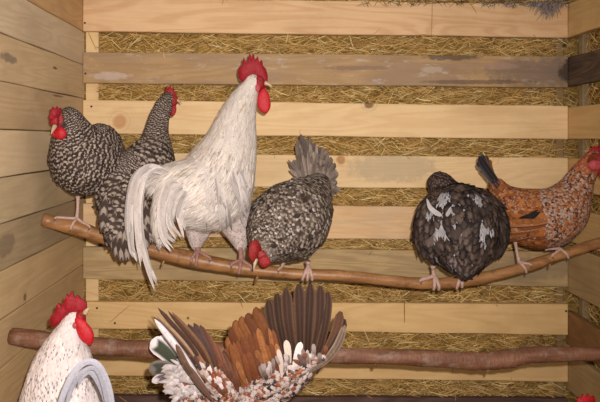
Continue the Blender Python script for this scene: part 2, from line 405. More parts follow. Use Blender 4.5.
# straw in the right wall
S = []
for i in range(len(rrows)):
    zt_ = zw(rrows[i-1][1]) if i else 1.3; zb_ = zw(rrows[i][0])
    for k in range(330):
        y = random.uniform(1.35, D0); z = random.uniform(zb_-.006, zt_+.006); x = XR+.024+random.random()*.02
        ang = random.gauss(0, .7); L = random.uniform(.02, .07); dy, dz = math.cos(ang)*L/2, math.sin(ang)*L/2
        S.append(((x, y-dy, z-dz), (x, y+dy, z+dz), (-1, random.gauss(0, .3), random.gauss(0, .3)), random.uniform(.0014, .003), straw_col()))
o = link('straw', straw_mesh(S), None, m_straw, smooth=False)
o['kind'] = 'stuff'; o['label'] = 'brownish straw packed behind the right side wall slats'; o['category'] = 'straw'

# cobweb with dirt and fluff on the top board
S = []
for k in range(420):
    cx = random.gauss(546, 9) if k < 300 else random.uniform(478, 566); top = 3.5+random.uniform(-2, 2)
    l = abs(random.gauss(0, 8.5*max(.2, 1-abs(cx-548)/26))) if k < 300 else random.uniform(1, 5)
    a = W(cx, top, D0); b = W(cx+random.gauss(-1, 4), top+l, D0); a.y = D0-.002-random.random()*.012; b.y = D0-.002-random.random()*.010
    g = random.uniform(90, 165); S.append((a, b, (0, -1, .2), random.uniform(.0009, .0022), sc(g, g*.9, g*.86)))
for k in range(140):
    cx = random.uniform(360, 568); a = W(cx, 3+random.uniform(-3, 1), D0); b = W(cx+random.gauss(0, 6), 3+random.uniform(-1, 5), D0)
    a.y = D0-.002-random.random()*.01; b.y = D0-.003; g = random.uniform(60, 120); S.append((a, b, (0, -1, .2), random.uniform(.0009, .002), sc(g, g*.8, g*.6)))
o = link('cobweb', straw_mesh(S), None, m_straw, smooth=False)
o['kind'] = 'stuff'; o['label'] = 'dusty grey cobweb and fluff hanging over the top board in the right corner'; o['category'] = 'cobweb'

# ------------------------------------------------------------------ perches
def perch(name, label, pts, mat, rfac, stubs=(), seed=1):
    r = random.Random(seed); Pn = catmull(pts, 90)     # px, py, d, radius px
    C = []; R = []
    for i, (px, py, d, rr) in enumerate(Pn):
        C.append(W(px, py, d)); R.append(rr*d/600*(1+r.uniform(-1, 1)*rfac+.5*rfac*math.sin(i*.7)))
    bm = bmesh.new(); tube_bm(bm, C, R, 20)
    for v in bm.verts: v.co += Vector((r.uniform(-1, 1), r.uniform(-1, 1), r.uniform(-1, 1)))*.0005
    for (px, ang, L, rad) in stubs:
        i = min(range(len(Pn)), key=lambda k: abs(Pn[k][0]-px)); c = C[i]; dr = Vector((math.sin(ang)*.4, -math.cos(ang)*.6, math.sin(ang)))
        tube_bm(bm, [c, c+dr*(R[i]+L*.6), c+dr*(R[i]+L)+Vector((0, 0, -.002))], [rad*1.6, rad, rad*.7], 8)
    o = link(name, bm_mesh(bm), None, mat); o['label'] = label; o['category'] = 'perch'; o['group'] = 'tree branch perches'
    return [(np.array(C[i]), R[i], Pn[i][0]) for i in range(len(C))]
def mat_bark(name, a, b, c, amt, bumps, rough, scale=1.):
    t = NT(name); co = t.coord('Object'); v = t.mapping(co, (6, 30, 30))
    n1 = t.noise(v, 2*scale, 4, .6); n2 = t.noise(t.mapping(co, (14, 20, 20), (3, 1, 2)), 2.2, 4, .7); n3 = t.noise(t.mapping(co, (30, 12, 12)), 6, 3)
    col = t.mix(t.smooth(n1, .3, .7), a, b); col = t.mix(t.math('MULTIPLY', t.smooth(n2, .5, .66), amt), col, c)
    t.bump(t.math('ADD', n3, n1), bumps, .003); return t.done(col, rough, .4)
m_p1 = mat_bark('bark_smooth', sc(136, 92, 54), sc(166, 120, 74), sc(104, 70, 44), .6, .25, .42)
m_p2 = mat_bark('bark_rough', sc(98, 62, 42), sc(128, 86, 62), sc(138, 118, 102), .55, .7, .6)
up_pts = [(31, 214.5, 1.50, 6.5), (42, 219.5, 1.52, 7), (75, 227.5, 1.53, 7.2), (110, 239, 1.535, 7), (150, 249.5, 1.54, 7.2), (195, 260, 1.54, 7.6), (240, 268, 1.54, 6.6), (290, 273.5, 1.54, 5.4), (340, 275.5, 1.54, 5.4),
          (400, 281.5, 1.54, 5.4), (432, 283.5, 1.54, 5.4), (470, 280, 1.54, 5.6), (520, 268.5, 1.54, 5.4), (560, 255, 1.54, 5), (600, 242.5, 1.54, 4.8), (627, 235, 1.54, 4.6)]
up_pts[0] = (46, 220.2, 1.521, 6.8); up_pts[1] = (52, 222, 1.523, 7)
up_pts.insert(0, (43.5, 219.5, 1.52, 6.6)); up_pts.pop(1)
UP = perch('perch', 'smooth orange brown branch perch crossing the coop under the resting hens', up_pts, m_p1, .05,
           stubs=((167, -1.4, .012, .0025), (264, -1.45, .016, .003), (349, 1.0, .004, .002), (553, -1.5, .012, .0022), (212, -.2, .003, .003)), seed=3)
lo_pts = [(11.2, 336, 1.338, 8), (50, 341, 1.335, 8.6), (100, 346.5, 1.34, 8.6), (150, 349, 1.34, 8.5), (200, 351, 1.34, 8.6), (270, 353, 1.34, 8), (340, 355.5, 1.34, 7.4), (400, 357, 1.34, 7.8), (450, 359.5, 1.34, 8.4),
          (480, 361, 1.34, 8.6), (506, 359, 1.34, 9), (530, 355, 1.34, 8), (560, 354, 1.34, 7.5), (600, 354, 1.34, 6.4), (680, 352, 1.34, 6)]
LO = perch('perch', 'thick reddish bark branch perch running behind the flapping hen', lo_pts, m_p2, .05,
           stubs=((382, -1.0, .005, .004), (490, -1.5, .006, .0025), (335, .3, .004, .004), (450, .2, .004, .005)), seed=5)
def perch_at(line, px): return min(line, key=lambda q: abs(q[2]-px))

# ------------------------------------------------------------------ plumage engine
PROF_ROUND = ([0, .18, .42, .66, .84, .95, 1.0], [.30, .75, 1, 1, .82, .5, .12])
PROF_POINT = ([0, .18, .42, .66, .84, .95, 1.0], [.45, .85, .95, .75, .45, .2, .03])
def feather_cloud(base, dirs, nrm, L, Wd, lift, curve, ca, cb, rn, prof=PROF_ROUND, cup=.18):
    N = len(base); vv = np.array(prof[0]); ww = np.array(prof[1]); uu = np.array([-1, -.5, 0, .5, 1.]); nu = len(uu); nv = len(vv)
    side = np.cross(dirs, nrm); side /= np.linalg.norm(side, axis=1)[:, None]+1e-9
    u, v = np.meshgrid(uu, vv); u = u.ravel(); v = v.ravel(); w = np.repeat(ww, nu)
    Lc = L[:, None]; Wc = Wd[:, None]
    along = Lc*v[None]-Lc*.12*v[None]*(u[None]**2)
    sid = Wc*.5*u[None]*w[None]
    up = Lc*(lift[:, None]*v[None]-curve[:, None]*v[None]**2)-cup*Wc*.5*(u[None]**2)*w[None]
    Pn = base[:, None, :]+dirs[:, None, :]*along[..., None]+side[:, None, :]*sid[..., None]+nrm[:, None, :]*up[..., None]
    V = Pn.reshape(-1, 3)
    q = []
    for j in range(nv-1):
        for i in range(nu-1):
            k = j*nu+i; q.append((k, k+1, k+nu+1, k+nu))
    q = np.array(q); F = (q[None]+(np.arange(N)*nu*nv)[:, None, None]).reshape(-1, 4)
    uvv = np.stack([(u+1)/2, v], 1)
    return V, F, np.tile(uvv, (N, 1)), np.repeat(ca, nu*nv, 0), np.repeat(cb, nu*nv, 0), np.repeat(rn, nu*nv)
def cloud_mesh(name, parts):
    V = []; F = []; UV = []; CA = []; CB = []; RN = []; k = 0
    for (v, f, uv, ca, cb, rn) in parts:
        V.append(v); F.append(f+k); UV.append(uv); CA.append(ca); CB.append(cb); RN.append(rn); k += len(v)
    V = np.vstack(V); F = np.vstack(F); UV = np.vstack(UV); CA = np.vstack(CA); CB = np.vstack(CB); RN = np.concatenate(RN)
    me = bpy.data.meshes.new(name); me.vertices.add(len(V)); me.vertices.foreach_set('co', V.astype(np.float32).ravel())
    me.loops.add(F.size); me.loops.foreach_set('vertex_index', F.astype(np.int32).ravel())
    me.polygons.add(len(F)); me.polygons.foreach_set('loop_start', np.arange(0, F.size, 4, dtype=np.int32))
    me.update(calc_edges=True)
    ul = me.uv_layers.new(name='UVMap'); ul.data.foreach_set('uv', UV[F.ravel()].astype(np.float32).ravel())
    for nm, c in (('ca', CA), ('cb', CB)):
        a = me.attributes.new(nm, 'FLOAT_COLOR', 'POINT'); a.data.foreach_set('color', np.hstack([c, np.ones((len(c), 1))]).astype(np.float32).ravel())
    a = me.attributes.new('rn', 'FLOAT', 'POINT'); a.data.foreach_set('value', RN.astype(np.float32))
    me.validate(); return me

def body_mesh(chains, voxel=.0055, smooth=10):
    """chains: list of sampled (pos,r) arrays -> one continuous closed surface"""
    bm = bmesh.new()
    for ch in chains:
        for row in ch:
            bmesh.ops.create_icosphere(bm, subdivisions=2, radius=float(row[3]), matrix=Matrix.Translation(Vector(row[:3])))
    me = bm_mesh(bm, 'tmp'); o = bpy.data.objects.new('tmp', me); COL.objects.link(o)
    m = o.modifiers.new('r', 'REMESH'); m.mode = 'VOXEL'; m.voxel_size = voxel
    s = o.modifiers.new('s', 'SMOOTH'); s.factor = .5; s.iterations = smooth
    dg = bpy.context.evaluated_depsgraph_get(); dg.update()
    out = bpy.data.meshes.new_from_object(o.evaluated_get(dg)); bpy.data.objects.remove(o); bpy.data.meshes.remove(me)
    return out

def sample_chain(pts, step=.006):
    """pts (px,py,d,r_px) -> Nx4 world + radius"""
    w = [(*W(a, b, c), (r*.96-.3 if r > 13 else r)*c/600) for a, b, c, r in pts]
    n = max(6, int(sum(math.dist(w[i][:3], w[i+1][:3]) for i in range(len(w)-1))/step))
    return catmull(w, n)

def scatter(me, chains, spacing, style, masks=(), seed=1, n_try=26000):
    """style(p, px, py, t, ci, n, r) -> dict or None ; chains run tail -> head"""
    r = np.random.default_rng(seed)
    me.calc_loop_triangles(); nt = len(me.loop_triangles)
    tri = np.empty(nt*3, np.int32); me.loop_triangles.foreach_get('vertices', tri); tri = tri.reshape(-1, 3)
    co = np.empty(len(me.vertices)*3, np.float32); me.vertices.foreach_get('co', co); co = co.reshape(-1, 3).astype(float)
    a, b, c = co[tri[:, 0]], co[tri[:, 1]], co[tri[:, 2]]
    cr = np.cross(b-a, c-a); ar = np.linalg.norm(cr, axis=1); nn = cr/(ar[:, None]+1e-12)
    idx = r.choice(nt, n_try, p=ar/ar.sum()); s1 = np.sqrt(r.random(n_try)); s2 = r.random(n_try)
    Pp = a[idx]*(1-s1)[:, None]+b[idx]*(s1*(1-s2))[:, None]+c[idx]*(s1*s2)[:, None]; Nn = nn[idx]
    # flow field
    CP = np.vstack([ch[:, :3] for ch in chains]); CR = np.concatenate([ch[:, 3] for ch in chains])
    CT = np.vstack([np.gradient(ch[:, :3], axis=0) for ch in chains]); CT /= np.linalg.norm(CT, axis=1)[:, None]
    CI = np.concatenate([np.full(len(ch), i) for i, ch in enumerate(chains)]); Ct = np.concatenate([np.linspace(0, 1, len(ch)) for ch in chains])
    grid = {}; out = []
    for k in range(n_try):
        p = Pp[k]
        if any(np.linalg.norm(p-m[0]) < m[1] for m in masks): continue
        dd = np.linalg.norm(CP-p, axis=1)/CR; j = int(dd.argmin()); w = np.exp(-((dd-dd[j])*5)**2)*(CI == CI[j])
        t = float((w*Ct).sum()/w.sum()); T = (w[:, None]*CT).sum(0); px, py = w2p(p)
        st = style(p, px, py, t, int(CI[j]), Nn[k], r)
        if st is None: continue
        sp = spacing*st.get('sp', 1)
        g = (int(p[0]//.012), int(p[1]//.012), int(p[2]//.012)); ok = True
        for dx in (-1, 0, 1):
            for dy in (-1, 0, 1):
                for dz in (-1, 0, 1):
                    for q in grid.get((g[0]+dx, g[1]+dy, g[2]+dz), ()):
                        if (q[0]-p[0])**2+(q[1]-p[1])**2+(q[2]-p[2])**2 < sp*sp: ok = False; break
                    if not ok: break
                if not ok: break
            if not ok: break
        if not ok: continue
        grid.setdefault(g, []).append(p)
        d = -T/np.linalg.norm(T)+np.array(st.get('flow', (0, 0, 0)))+r.normal(0, st.get('jit', .16), 3)
        n = Nn[k]; d = d-n*d.dot(n); l = np.linalg.norm(d)
        if l < .05: continue
        out.append((p, d/l, n, st, r.random()))
    return out

def plumage(name, parent, pts, mat, prof=PROF_ROUND, cup=.18):
    n = len(pts); g = lambda k, dflt: np.array([q[3].get(k, dflt) for q in pts], float)
    base = np.array([q[0] for q in pts]); d = np.array([q[1] for q in pts]); nn = np.array([q[2] for q in pts])
    L = g('L', .03); Wd = g('W', .02)
    base = base-d*(L*.35)[:, None]+nn*(.0004)
    rn = np.array([q[4] for q in pts])
    part = feather_cloud(base, d, nn, L, Wd, g('lift', .16), g('curve', .10), g('ca', (0, 0, 0)), g('cb', (0, 0, 0)), rn, prof, cup)
    o = link(name, cloud_mesh(name, [part]), parent, mat); o['kind'] = 'stuff'
    return o

def quill(name, parent, pts, width, mat, ca, cb, face=(0, -1, 0), prof=None, nv=16, twist=0., cup=.12):
    """one long feather along pts (world), width in m"""
    prof = prof or ([0, .08, .25, .5, .75, .9, .97, 1], [.22, .45, .8, 1, 1, .8, .5, .1])
    C = catmull(pts, nv); f = np.array(face, float); V = []; uu = (-1, -.5, 0, .5, 1)
    T = np.gradient(C, axis=0); T /= np.linalg.norm(T, axis=1)[:, None]; UVs = []
    for i in range(nv):
        v = i/(nv-1); w = np.interp(v, prof[0], prof[1])*width/2
        s = np.cross(T[i], f); s /= np.linalg.norm(s)+1e-9; n = np.cross(s, T[i])
        if twist: s = s*math.cos(twist*v)+n*math.sin(twist*v); n = np.cross(s, T[i])
        for u in uu: V.append(C[i]+s*u*w-n*(-1)*(cup*w*(1-u*u))*1.0-0*n); UVs.append(((u+1)/2, v))
    V = np.array(V); F = np.array([(j*5+i, j*5+i+1, j*5+i+6, j*5+i+5) for j in range(nv-1) for i in range(4)])
    n = len(V); me = cloud_mesh(name, [(V, F, np.array(UVs), np.tile(ca, (n, 1)), np.tile(cb, (n, 1)), np.full(n, random.random()))])
    return link(name, me, parent, mat)
def pquill(name, parent, ppts, wpx, mat, ca, cb, **kw):
    """same with (px,py,d) points"""
    d = ppts[len(ppts)//2][2]
    return quill(name, parent, [W(*p) for p in ppts], wpx*d/600, mat, ca, cb, **kw)

# ------------------------------------------------------------------ heads and feet
m_comb = mat_plain('comb_red', sc(150, 22, 34), .5, .35, .3, 220, sss=.12, bump=.7)
m_comb_b = mat_plain('comb_dull', sc(150, 36, 36), .55, .35, .3, 220, sss=.12, bump=.7)
m_wat = mat_plain('wattle_red', sc(182, 18, 30), .5, .4, .22, 200, sss=.12, bump=.5)
m_wat_pink = mat_plain('wattle_pink', sc(178, 70, 76), .55, .35, .25, 200, sss=.12, bump=.5)
m_face = mat_plain('face_skin', sc(158, 62, 62), .6, .3, .4, 260, sss=.1, bump=.7)
m_beak = mat_plain('beak_horn', sc(184, 158, 126), .4, .45, .2, 80)
m_leg = mat_plain('leg_scales', sc(196, 162, 148), .55, .35, .25, 300, bump=.7)
m_legp = mat_plain('leg_scales_pink', sc(166, 122, 112), .55, .35, .3, 300, bump=.7)
m_legd = mat_plain('leg_scales_dark', sc(120, 96, 80), .55, .35, .3, 300, bump=.7)
m_claw = mat_plain('claw_horn', sc(96, 80, 70), .4, .4, .2, 80)
t = NT('eye_amber'); g_ = t.coord('Object'); m_eye = t.done(sc(150, 70, 24), .15, .6)
t = NT('pupil_black'); t.coord('Object'); m_pup = t.done(sc(14, 10, 10), .1, .6)

def comb(parent, outline, d, slope=0., th=.006, mat=None, name='comb'):
    """outline in photo px around depth d; slope = metres of depth per px"""
    x0 = sum(p[0] for p in outline)/len(outline)
    bm = bmesh.new(); pts = [W(x, y, d+(x-x0)*slope) for x, y in outline]
    vs_ = [bm.verts.new(p) for p in pts]; f = bm.faces.new(vs_); bm.normal_update(); n = f.normal.copy()
    r = bmesh.ops.extrude_face_region(bm, geom=[f]); ev = [e for e in r['geom'] if isinstance(e, bmesh.types.BMVert)]
    for v in ev: v.co += n*th
    for v in bm.verts: v.co -= n*th/2
    bmesh.ops.recalc_face_normals(bm, faces=bm.faces)
    es = [e for e in bm.edges if abs((e.verts[0].co-e.verts[1].co).dot(n)) < 1e-5]
    bmesh.ops.bevel(bm, geom=es, offset=min(th*.3, .0016), segments=2, affect='EDGES', clamp_overlap=True)
    bmesh.ops.triangulate(bm, faces=[f for f in bm.faces if len(f.verts) > 4])
    return link(name, bm_mesh(bm), parent, mat or m_comb)
def lump(name, parent, c, rx, ry, rz, mat, rot=0., drop=0., rough=.03, seed=1):
    """soft lobe: ellipsoid in px radii (rx, rz) and metres depth ry; drop fattens the lower end"""
    px, py, d = c; bm = bmesh.new(); bmesh.ops.create_icosphere(bm, subdivisions=3, radius=1)
    r = random.Random(seed); o0 = W(px, py, d); k = d/600
    ph = [r.uniform(0, 6) for _ in range(4)]
    for v in bm.verts:
        x, y, z = v.co
        s = 1+rough*(math.sin(5*x+ph[0])+math.sin(6*z+ph[1])+math.sin(4*y+ph[2]))
        w = 1-drop*z
        x, y, z = x*rx*k*s*w, y*ry*s, z*rz*k*s
        v.co = o0+Vector((x*math.cos(rot)-z*math.sin(rot), y, x*math.sin(rot)+z*math.cos(rot)))
    return link(name, bm_mesh(bm), parent, mat)
def beak(parent, base, tip, r):
    a = W(*base); b = W(*tip); mid = a.lerp(b, .55)+Vector((0, 0, .0015)); bm = bmesh.new()
    P_ = catmull([a, mid, b], 9); R_ = [r*(1-(i/8)**1.3)+.0004 for i in range(9)]
    tube_bm(bm, P_, R_, 10); return link('beak', bm_mesh(bm), parent, m_beak)
def eye(parent, c, r=.0032):
    o = bpy.data.objects
    bm = bmesh.new(); bmesh.ops.create_uvsphere(bm, u_segments=12, v_segments=8, radius=r, matrix=Matrix.Translation(W(*c)))
    e = link('eye', bm_mesh(bm), parent, m_eye)
    bm = bmesh.new(); bmesh.ops.create_uvsphere(bm, u_segments=10, v_segments=6, radius=r*.62, matrix=Matrix.Translation(W(*c)+Vector((0, -r*.5, 0))))
    link('pupil', bm_mesh(bm), e, m_pup); return e

def leg_perch(parent, px, hock, line=UP, toes=((-1, 115, -.012), (-1, 125, .0), (-1, 115, .012), (1, 110, 0)), mat=None, r=.0045, toe_r=.0036, dxy=0.):
    """hock (px,py,d) world; toes = (side: -1 towards the room, angle, sideways)"""
    mat = mat or m_leg; c, rad, _ = perch_at(line, px); c = Vector(c); c.x += (px-perch_at(line, px)[2])/600*c.y
    ax = Vector(perch_at(line, px+8)[0])-Vector(perch_at(line, px-8)[0]); ax.normalize(); up = Vector((0, 0, 1)); up = (up-ax*up.dot(ax)).normalized(); fr = ax.cross(up)
    if fr.y > 0: fr = -fr                      # fr points to the camera side
    top = c+up*(rad+.006); bm = bmesh.new(); h = W(*hock)
    P_ = catmull([h, h.lerp(top, .5)+Vector((0, .002, 0)), top], 9)
    R_ = [r*1.5, r*1.2, r, r*.95, r*.95, r*.95, r*1.0, r*1.15, r*1.25]; tube_bm(bm, P_, R_, 10)
    claws = []
    for (side, ang, lat) in toes:
        s = -1 if side < 0 else 1; pts = [top]
        for q in (.25, .5, .75, 1):
            th = math.radians(ang)*q; rr = rad+toe_r*.75
            pts.append(c+up*math.cos(th)*rr+fr*(math.sin(th)*rr*(1 if side < 0 else -1))+ax*lat*min(1, q*1.3))
        Pt = catmull(pts, 12); Rt = [toe_r*(1.15-.45*i/11) for i in range(12)]
        for i in (4, 7, 10): Rt[i] *= 1.15
        tube_bm(bm, Pt, Rt, 8)
        e = Vector(Pt[-1]); dr = (Vector(Pt[-1])-Vector(Pt[-2])).normalized()
        claws.append((e, e+dr*.004, e+dr*.008+(c-e).normalized()*.001, toe_r*.62))
    lg = link('leg', bm_mesh(bm), parent, mat)
    for a, b, d_, rr in claws:
        bm = bmesh.new(); tube_bm(bm, catmull([a, b, d_], 5), [rr, rr*.85, rr*.6, rr*.35, .0003], 8); link('claw', bm_mesh(bm), lg, m_claw)
    return lg
def leg_floor(parent, px, d, hock, heading, mat=None, r=.006):
    mat = mat or m_leg; x = (px-270)/600*d; f = Vector((x, d, .009)); h = W(*hock); bm = bmesh.new()
    tube_bm(bm, catmull([h, h.lerp(f, .5), f], 9), [r*1.5, r*1.2, r, r, r, r, r, r*1.1, r*1.2], 10); hd = Vector((math.cos(heading), math.sin(heading), 0)); cl = []
    for a, L in ((-.5, .045), (0, .055), (.5, .045), (math.pi, .022)):
        q = Matrix.Rotation(a, 3, 'Z') @ hd; Pt = catmull([f, f+q*L*.5+Vector((0, 0, -.001)), f+q*L+Vector((0, 0, -.005))], 8)
        tube_bm(bm, Pt, [.0055, .0052, .005, .0048, .0045, .0044, .004, .0034], 8); cl.append((Vector(Pt[-1]), q))
    lg = link('leg', bm_mesh(bm), parent, mat)
    for e, q in cl:
        bm = bmesh.new(); tube_bm(bm, [e, e+q*.006, e+q*.011+Vector((0, 0, -.0028))], [.0026, .0018, .0003], 8); link('claw', bm_mesh(bm), lg, m_claw)
    return lg

def bird(name, label, cat, chains, base, style, mat, spacing, masks=(), seed=1, bodycol=sc(70, 60, 52), prof=PROF_ROUND, group=None, voxel=.0055, smooth=10, cup=.18):
    root = thing(name, label, cat, base, group); CH = [sample_chain(c) for c in chains]
    me = body_mesh(CH, voxel, smooth)
    link('body', me, root, mat_plain('down', bodycol, .8, .15, .35, 120))
    pts = scatter(me, CH, spacing, style, [(np.array(W(*m[:3])), m[3]*m[2]/600) for m in masks], seed)
    plumage('plumage', root, pts, mat, prof, cup)
    return root
def vary(c, r, k=.18):
    f = 1+r.normal(0, k); f = max(.5, min(1.5, f)); return tuple(x*f for x in c)
def basepos(px, line=UP):
    c, rad, _ = perch_at(line, px); return (c[0], c[1], c[2]+rad)

# ================================================================== A: barred hen, far left
m_bar = mat_feather('feathers_barred', bars=1., freq=2.3, duty=.2, barb=.3, inner=1.)
DK, LT = sc(60, 48, 42), sc(158, 144, 132)
def styA(p, px, py, t, ci, n, r):
    hd = t > .78
    L = .028 if t < .6 else (.021 if not hd else .013)
    return dict(L=L*r.uniform(.85, 1.15), W=L*.72, lift=.17, curve=.12, ca=vary(DK, r, .2), cb=vary(LT, r, .16), sp=.95 if not hd else .6, jit=.2)
A = bird('hen', 'dark grey barred hen with a red face perched beside the left wall', 'hen',
         [[(128, 176, 1.68, 8), (110, 164, 1.64, 19), (98, 159, 1.58, 29), (87, 162, 1.54, 36), (80, 158, 1.53, 32), (75, 140, 1.51, 24), (72, 126, 1.49, 16.5), (69, 119, 1.48, 13.5)],
          [(106, 152, 1.60, 20), (102, 142, 1.58, 19), (98, 140, 1.56, 18)]],
         basepos(74), styA, m_bar, .0085, masks=[(55, 116, 1.44, 10), (57, 125, 1.44, 9.5)], seed=11, group='hens resting on the upper perch')
comb(A, [(55, 118), (50.5, 121), (48.5, 117), (50, 113), (49.8, 109.5), (52, 110), (52.6, 106.5), (55, 108.5), (57, 106), (58.5, 108), (61, 107.5), (61, 112), (59, 117)], 1.44, .0012, .009)
lump('face', A, (60, 120, 1.468), 9.2, .022, 8.5, m_face, seed=3)
lump('face', A, (54.5, 120, 1.448), 5.0, .012, 7.0, m_comb, seed=6)['label'] = 'bright red cheek'
beak(A, (55, 126, 1.435), (51, 134.5, 1.415), .0055)
lump('wattle', A, (60.5, 133, 1.44), 6.0, .009, 6.2, m_wat, drop=.15, seed=4)
lump('wattle', A, (54.8, 132.5, 1.445), 2.6, .006, 5.4, m_wat, drop=.15, seed=5)
eye(A, (63.5, 117.5, 1.434))
leg_perch(A, 74, (78, 196, 1.535), toes=((-1, 60, -.048), (-1, 95, -.003), (-1, 55, .040), (1, 100, 0)), r=.0042)
for k, (x, y) in enumerate(((136, 186), (140, 180), (133, 192), (138, 174))):
    pquill('tail_feather', A, [(118, 172, 1.665), (128, (172+y)/2, 1.69), (x, y, 1.72)], 9, m_bar, DK, LT)

# ================================================================== B: barred hen seen from behind
m_bar2 = mat_feather('feathers_barred_soft', bars=1., freq=2.6, duty=.15, barb=.35, inner=.8)
DKb, LTb = sc(66, 54, 48), sc(152, 138, 126)
def styB(p, px, py, t, ci, n, r):
    if t > .62: L, w = .017, .011
    elif t > .5: L, w = .024, .015
    else: L, w = .046, .026
    return dict(L=L*r.uniform(.85, 1.15), W=w, lift=.16, curve=.1, ca=vary(DKb, r, .2), cb=vary(LTb, r, .18), sp=1.15 if t < .5 else .66, jit=.22)
B = bird('hen', 'grey barred hen facing the back wall with its neck stretched up', 'hen',
         [[(116, 238, 1.475, 9), (116, 218, 1.48, 17), (124, 198, 1.525, 22), (137, 180, 1.60, 29), (149, 163, 1.61, 26), (155, 148, 1.63, 18), (156, 134, 1.64, 13.5), (159, 119, 1.64, 10.5), (164, 106, 1.64, 8.8), (168, 99, 1.64, 7.4)],
          [(112, 200, 1.52, 16), (120, 180, 1.55, 20), (134, 166, 1.58, 20)]],
         basepos(125), styB, m_bar2, .009, masks=[(176, 100, 1.64, 5.5), (175, 108, 1.64, 4)], seed=12, group='hens resting on the upper perch')
comb(B, [(165, 94), (165.5, 89), (167, 85), (168.3, 89), (170.3, 84.2), (171.6, 88.6), (174, 87), (174.3, 91), (177, 94), (176, 98), (170, 95)], 1.64, 0, .006, m_comb_b)
lump('face', B, (173.6, 100, 1.64), 4.6, .012, 6.0, m_comb_b, seed=8)
beak(B, (176, 99.5, 1.64), (182, 104, 1.635), .0045)
lump('wattle', B, (173.4, 110, 1.64), 2.8, .005, 6.5, m_comb_b, rot=-.2, drop=.1, seed=9)
eye(B, (174, 98, 1.628), .0026)
for k, (x0, y0, x1, y1, w) in enumerate(((112, 205, 109, 243, 9), (118, 210, 113, 250, 9), (116, 215, 117, 259, 8), (120, 212, 122, 263, 8), (124, 215, 128, 262, 8), (130, 205, 133, 256, 9), (136, 200, 141, 252, 9), (127, 200, 137, 262, 8), (145, 200, 152, 244, 9), (142, 205, 147, 250, 9), (106, 195, 103, 232, 9))):
    pquill('tail_feather', B, [(x0, y0, 1.46), ((x0+x1)/2-1, (y0+y1)/2, 1.448-.001*k), (x1, y1, 1.455-.001*k)], w, m_bar2, DKb, LTb)
leg_perch(B, 112, (118, 228, 1.54), toes=((-1, 80, -.01), (1, 95, .0), (1, 100, .02)), r=.004)
leg_perch(B, 140, (140, 232, 1.555), toes=((-1, 60, -.01), (1, 95, .0), (1, 100, .02)), r=.004)

# ================================================================== C: the white rooster
m_white = mat_feather('feathers_white', bars=0, speck=.22, sscale=150, tip=.75, barb=.35)
m_sickle = mat_feather('feathers_sickle', shaft=.35, patch=.2, barb=.5)
WH, WHS = sc(204, 193, 183), sc(138, 120, 106)
def styC(p, px, py, t, ci, n, r):
    if ci in (1, 2): return dict(L=.024, W=.014, lift=.14, curve=.1, ca=vary(sc(206, 190, 182), r, .07), cb=WHS, sp=.75, jit=.2)
    if ci == 3: t = .2
    if t > .92: L, w, sp = .010, .006, .45
    elif t > .5: L, w, sp = .032, .0065, .52
    else: L, w, sp = .050, .0075, .56
    spot = r.random() < .04
    ca = WH if not spot else sc(186, 168, 146)
    cb_ = sc(112, 96, 78) if r.random() < (.5 if .3 < t < .56 and py < 200 else .08) else sc(200, 186, 174)
    fl = (0, 0, -.8) if t < .42 else (0, 0, 0)
    return dict(L=L*r.uniform(.8, 1.2), W=w, lift=.12, curve=.08, ca=vary(ca, r, .07 if t > .45 else .15), cb=cb_, sp=sp, flow=fl, jit=.12)
C = bird('rooster', 'large white rooster standing on the upper perch with a tall red comb', 'rooster',
         [[(158, 182, 1.44, 12), (172, 184, 1.45, 22), (192, 190, 1.47, 35), (212, 190, 1.50, 42), (222, 168, 1.52, 36), (231, 145, 1.53, 28), (237, 120, 1.54, 20.5), (244, 100, 1.55, 14.5), (250, 88, 1.55, 9.5), (253, 81, 1.55, 7.5)],
          [(196, 245, 1.55, 5), (197, 236, 1.55, 10), (200, 215, 1.55, 20)],
          [(241, 247, 1.555, 5), (239, 237, 1.555, 10), (232, 212, 1.55, 22)],
          [(160, 236, 1.415, 6), (162, 220, 1.415, 11), (168, 202, 1.425, 17), (178, 190, 1.445, 24)]],
         basepos(218), styC, m_white, .0092, masks=[(260, 84, 1.53, 5.5), (262, 90, 1.54, 5)], seed=13, bodycol=sc(206, 190, 172), prof=PROF_POINT)
comb(C, [(246, 81.5), (242, 82.5), (239.2, 79), (238, 73), (239, 67.5), (240.8, 65), (242.6, 67), (242.6, 61), (243.6, 57.5), (245.2, 60), (246.6, 63.5), (248, 58), (249.6, 53.5), (250.8, 55), (251.2, 60), (252.6, 53.6), (254.2, 55),
          (255.2, 60.5), (257.4, 56), (258.4, 58), (259, 62.5), (261.5, 59.8), (262.6, 62), (263, 65.5), (266, 69), (267.8, 75), (267.8, 82), (266.3, 88), (262, 88), (260, 82), (258.5, 76), (254.5, 76), (250, 79)], 1.55, 0, .008)
lump('face', C, (259.5, 83, 1.545), 5.4, .013, 7.5, m_comb, seed=13)
lump('wattle', C, (264, 101, 1.54), 6.8, .007, 13.2, m_wat, rot=.08, drop=.1, seed=14)
lump('wattle', C, (262.5, 98, 1.56), 6.0, .007, 12, m_wat, rot=.08, drop=.12, seed=15)
lump('ear_lobe', C, (257.5, 88, 1.532), 2.6, .004, 3.6, m_wat_pink, seed=16)
beak(C, (265, 83, 1.545), (272.5, 87, 1.54), .006)
eye(C, (260.2, 80.5, 1.531))
SW, SG = sc(194, 184, 178), sc(140, 126, 114)
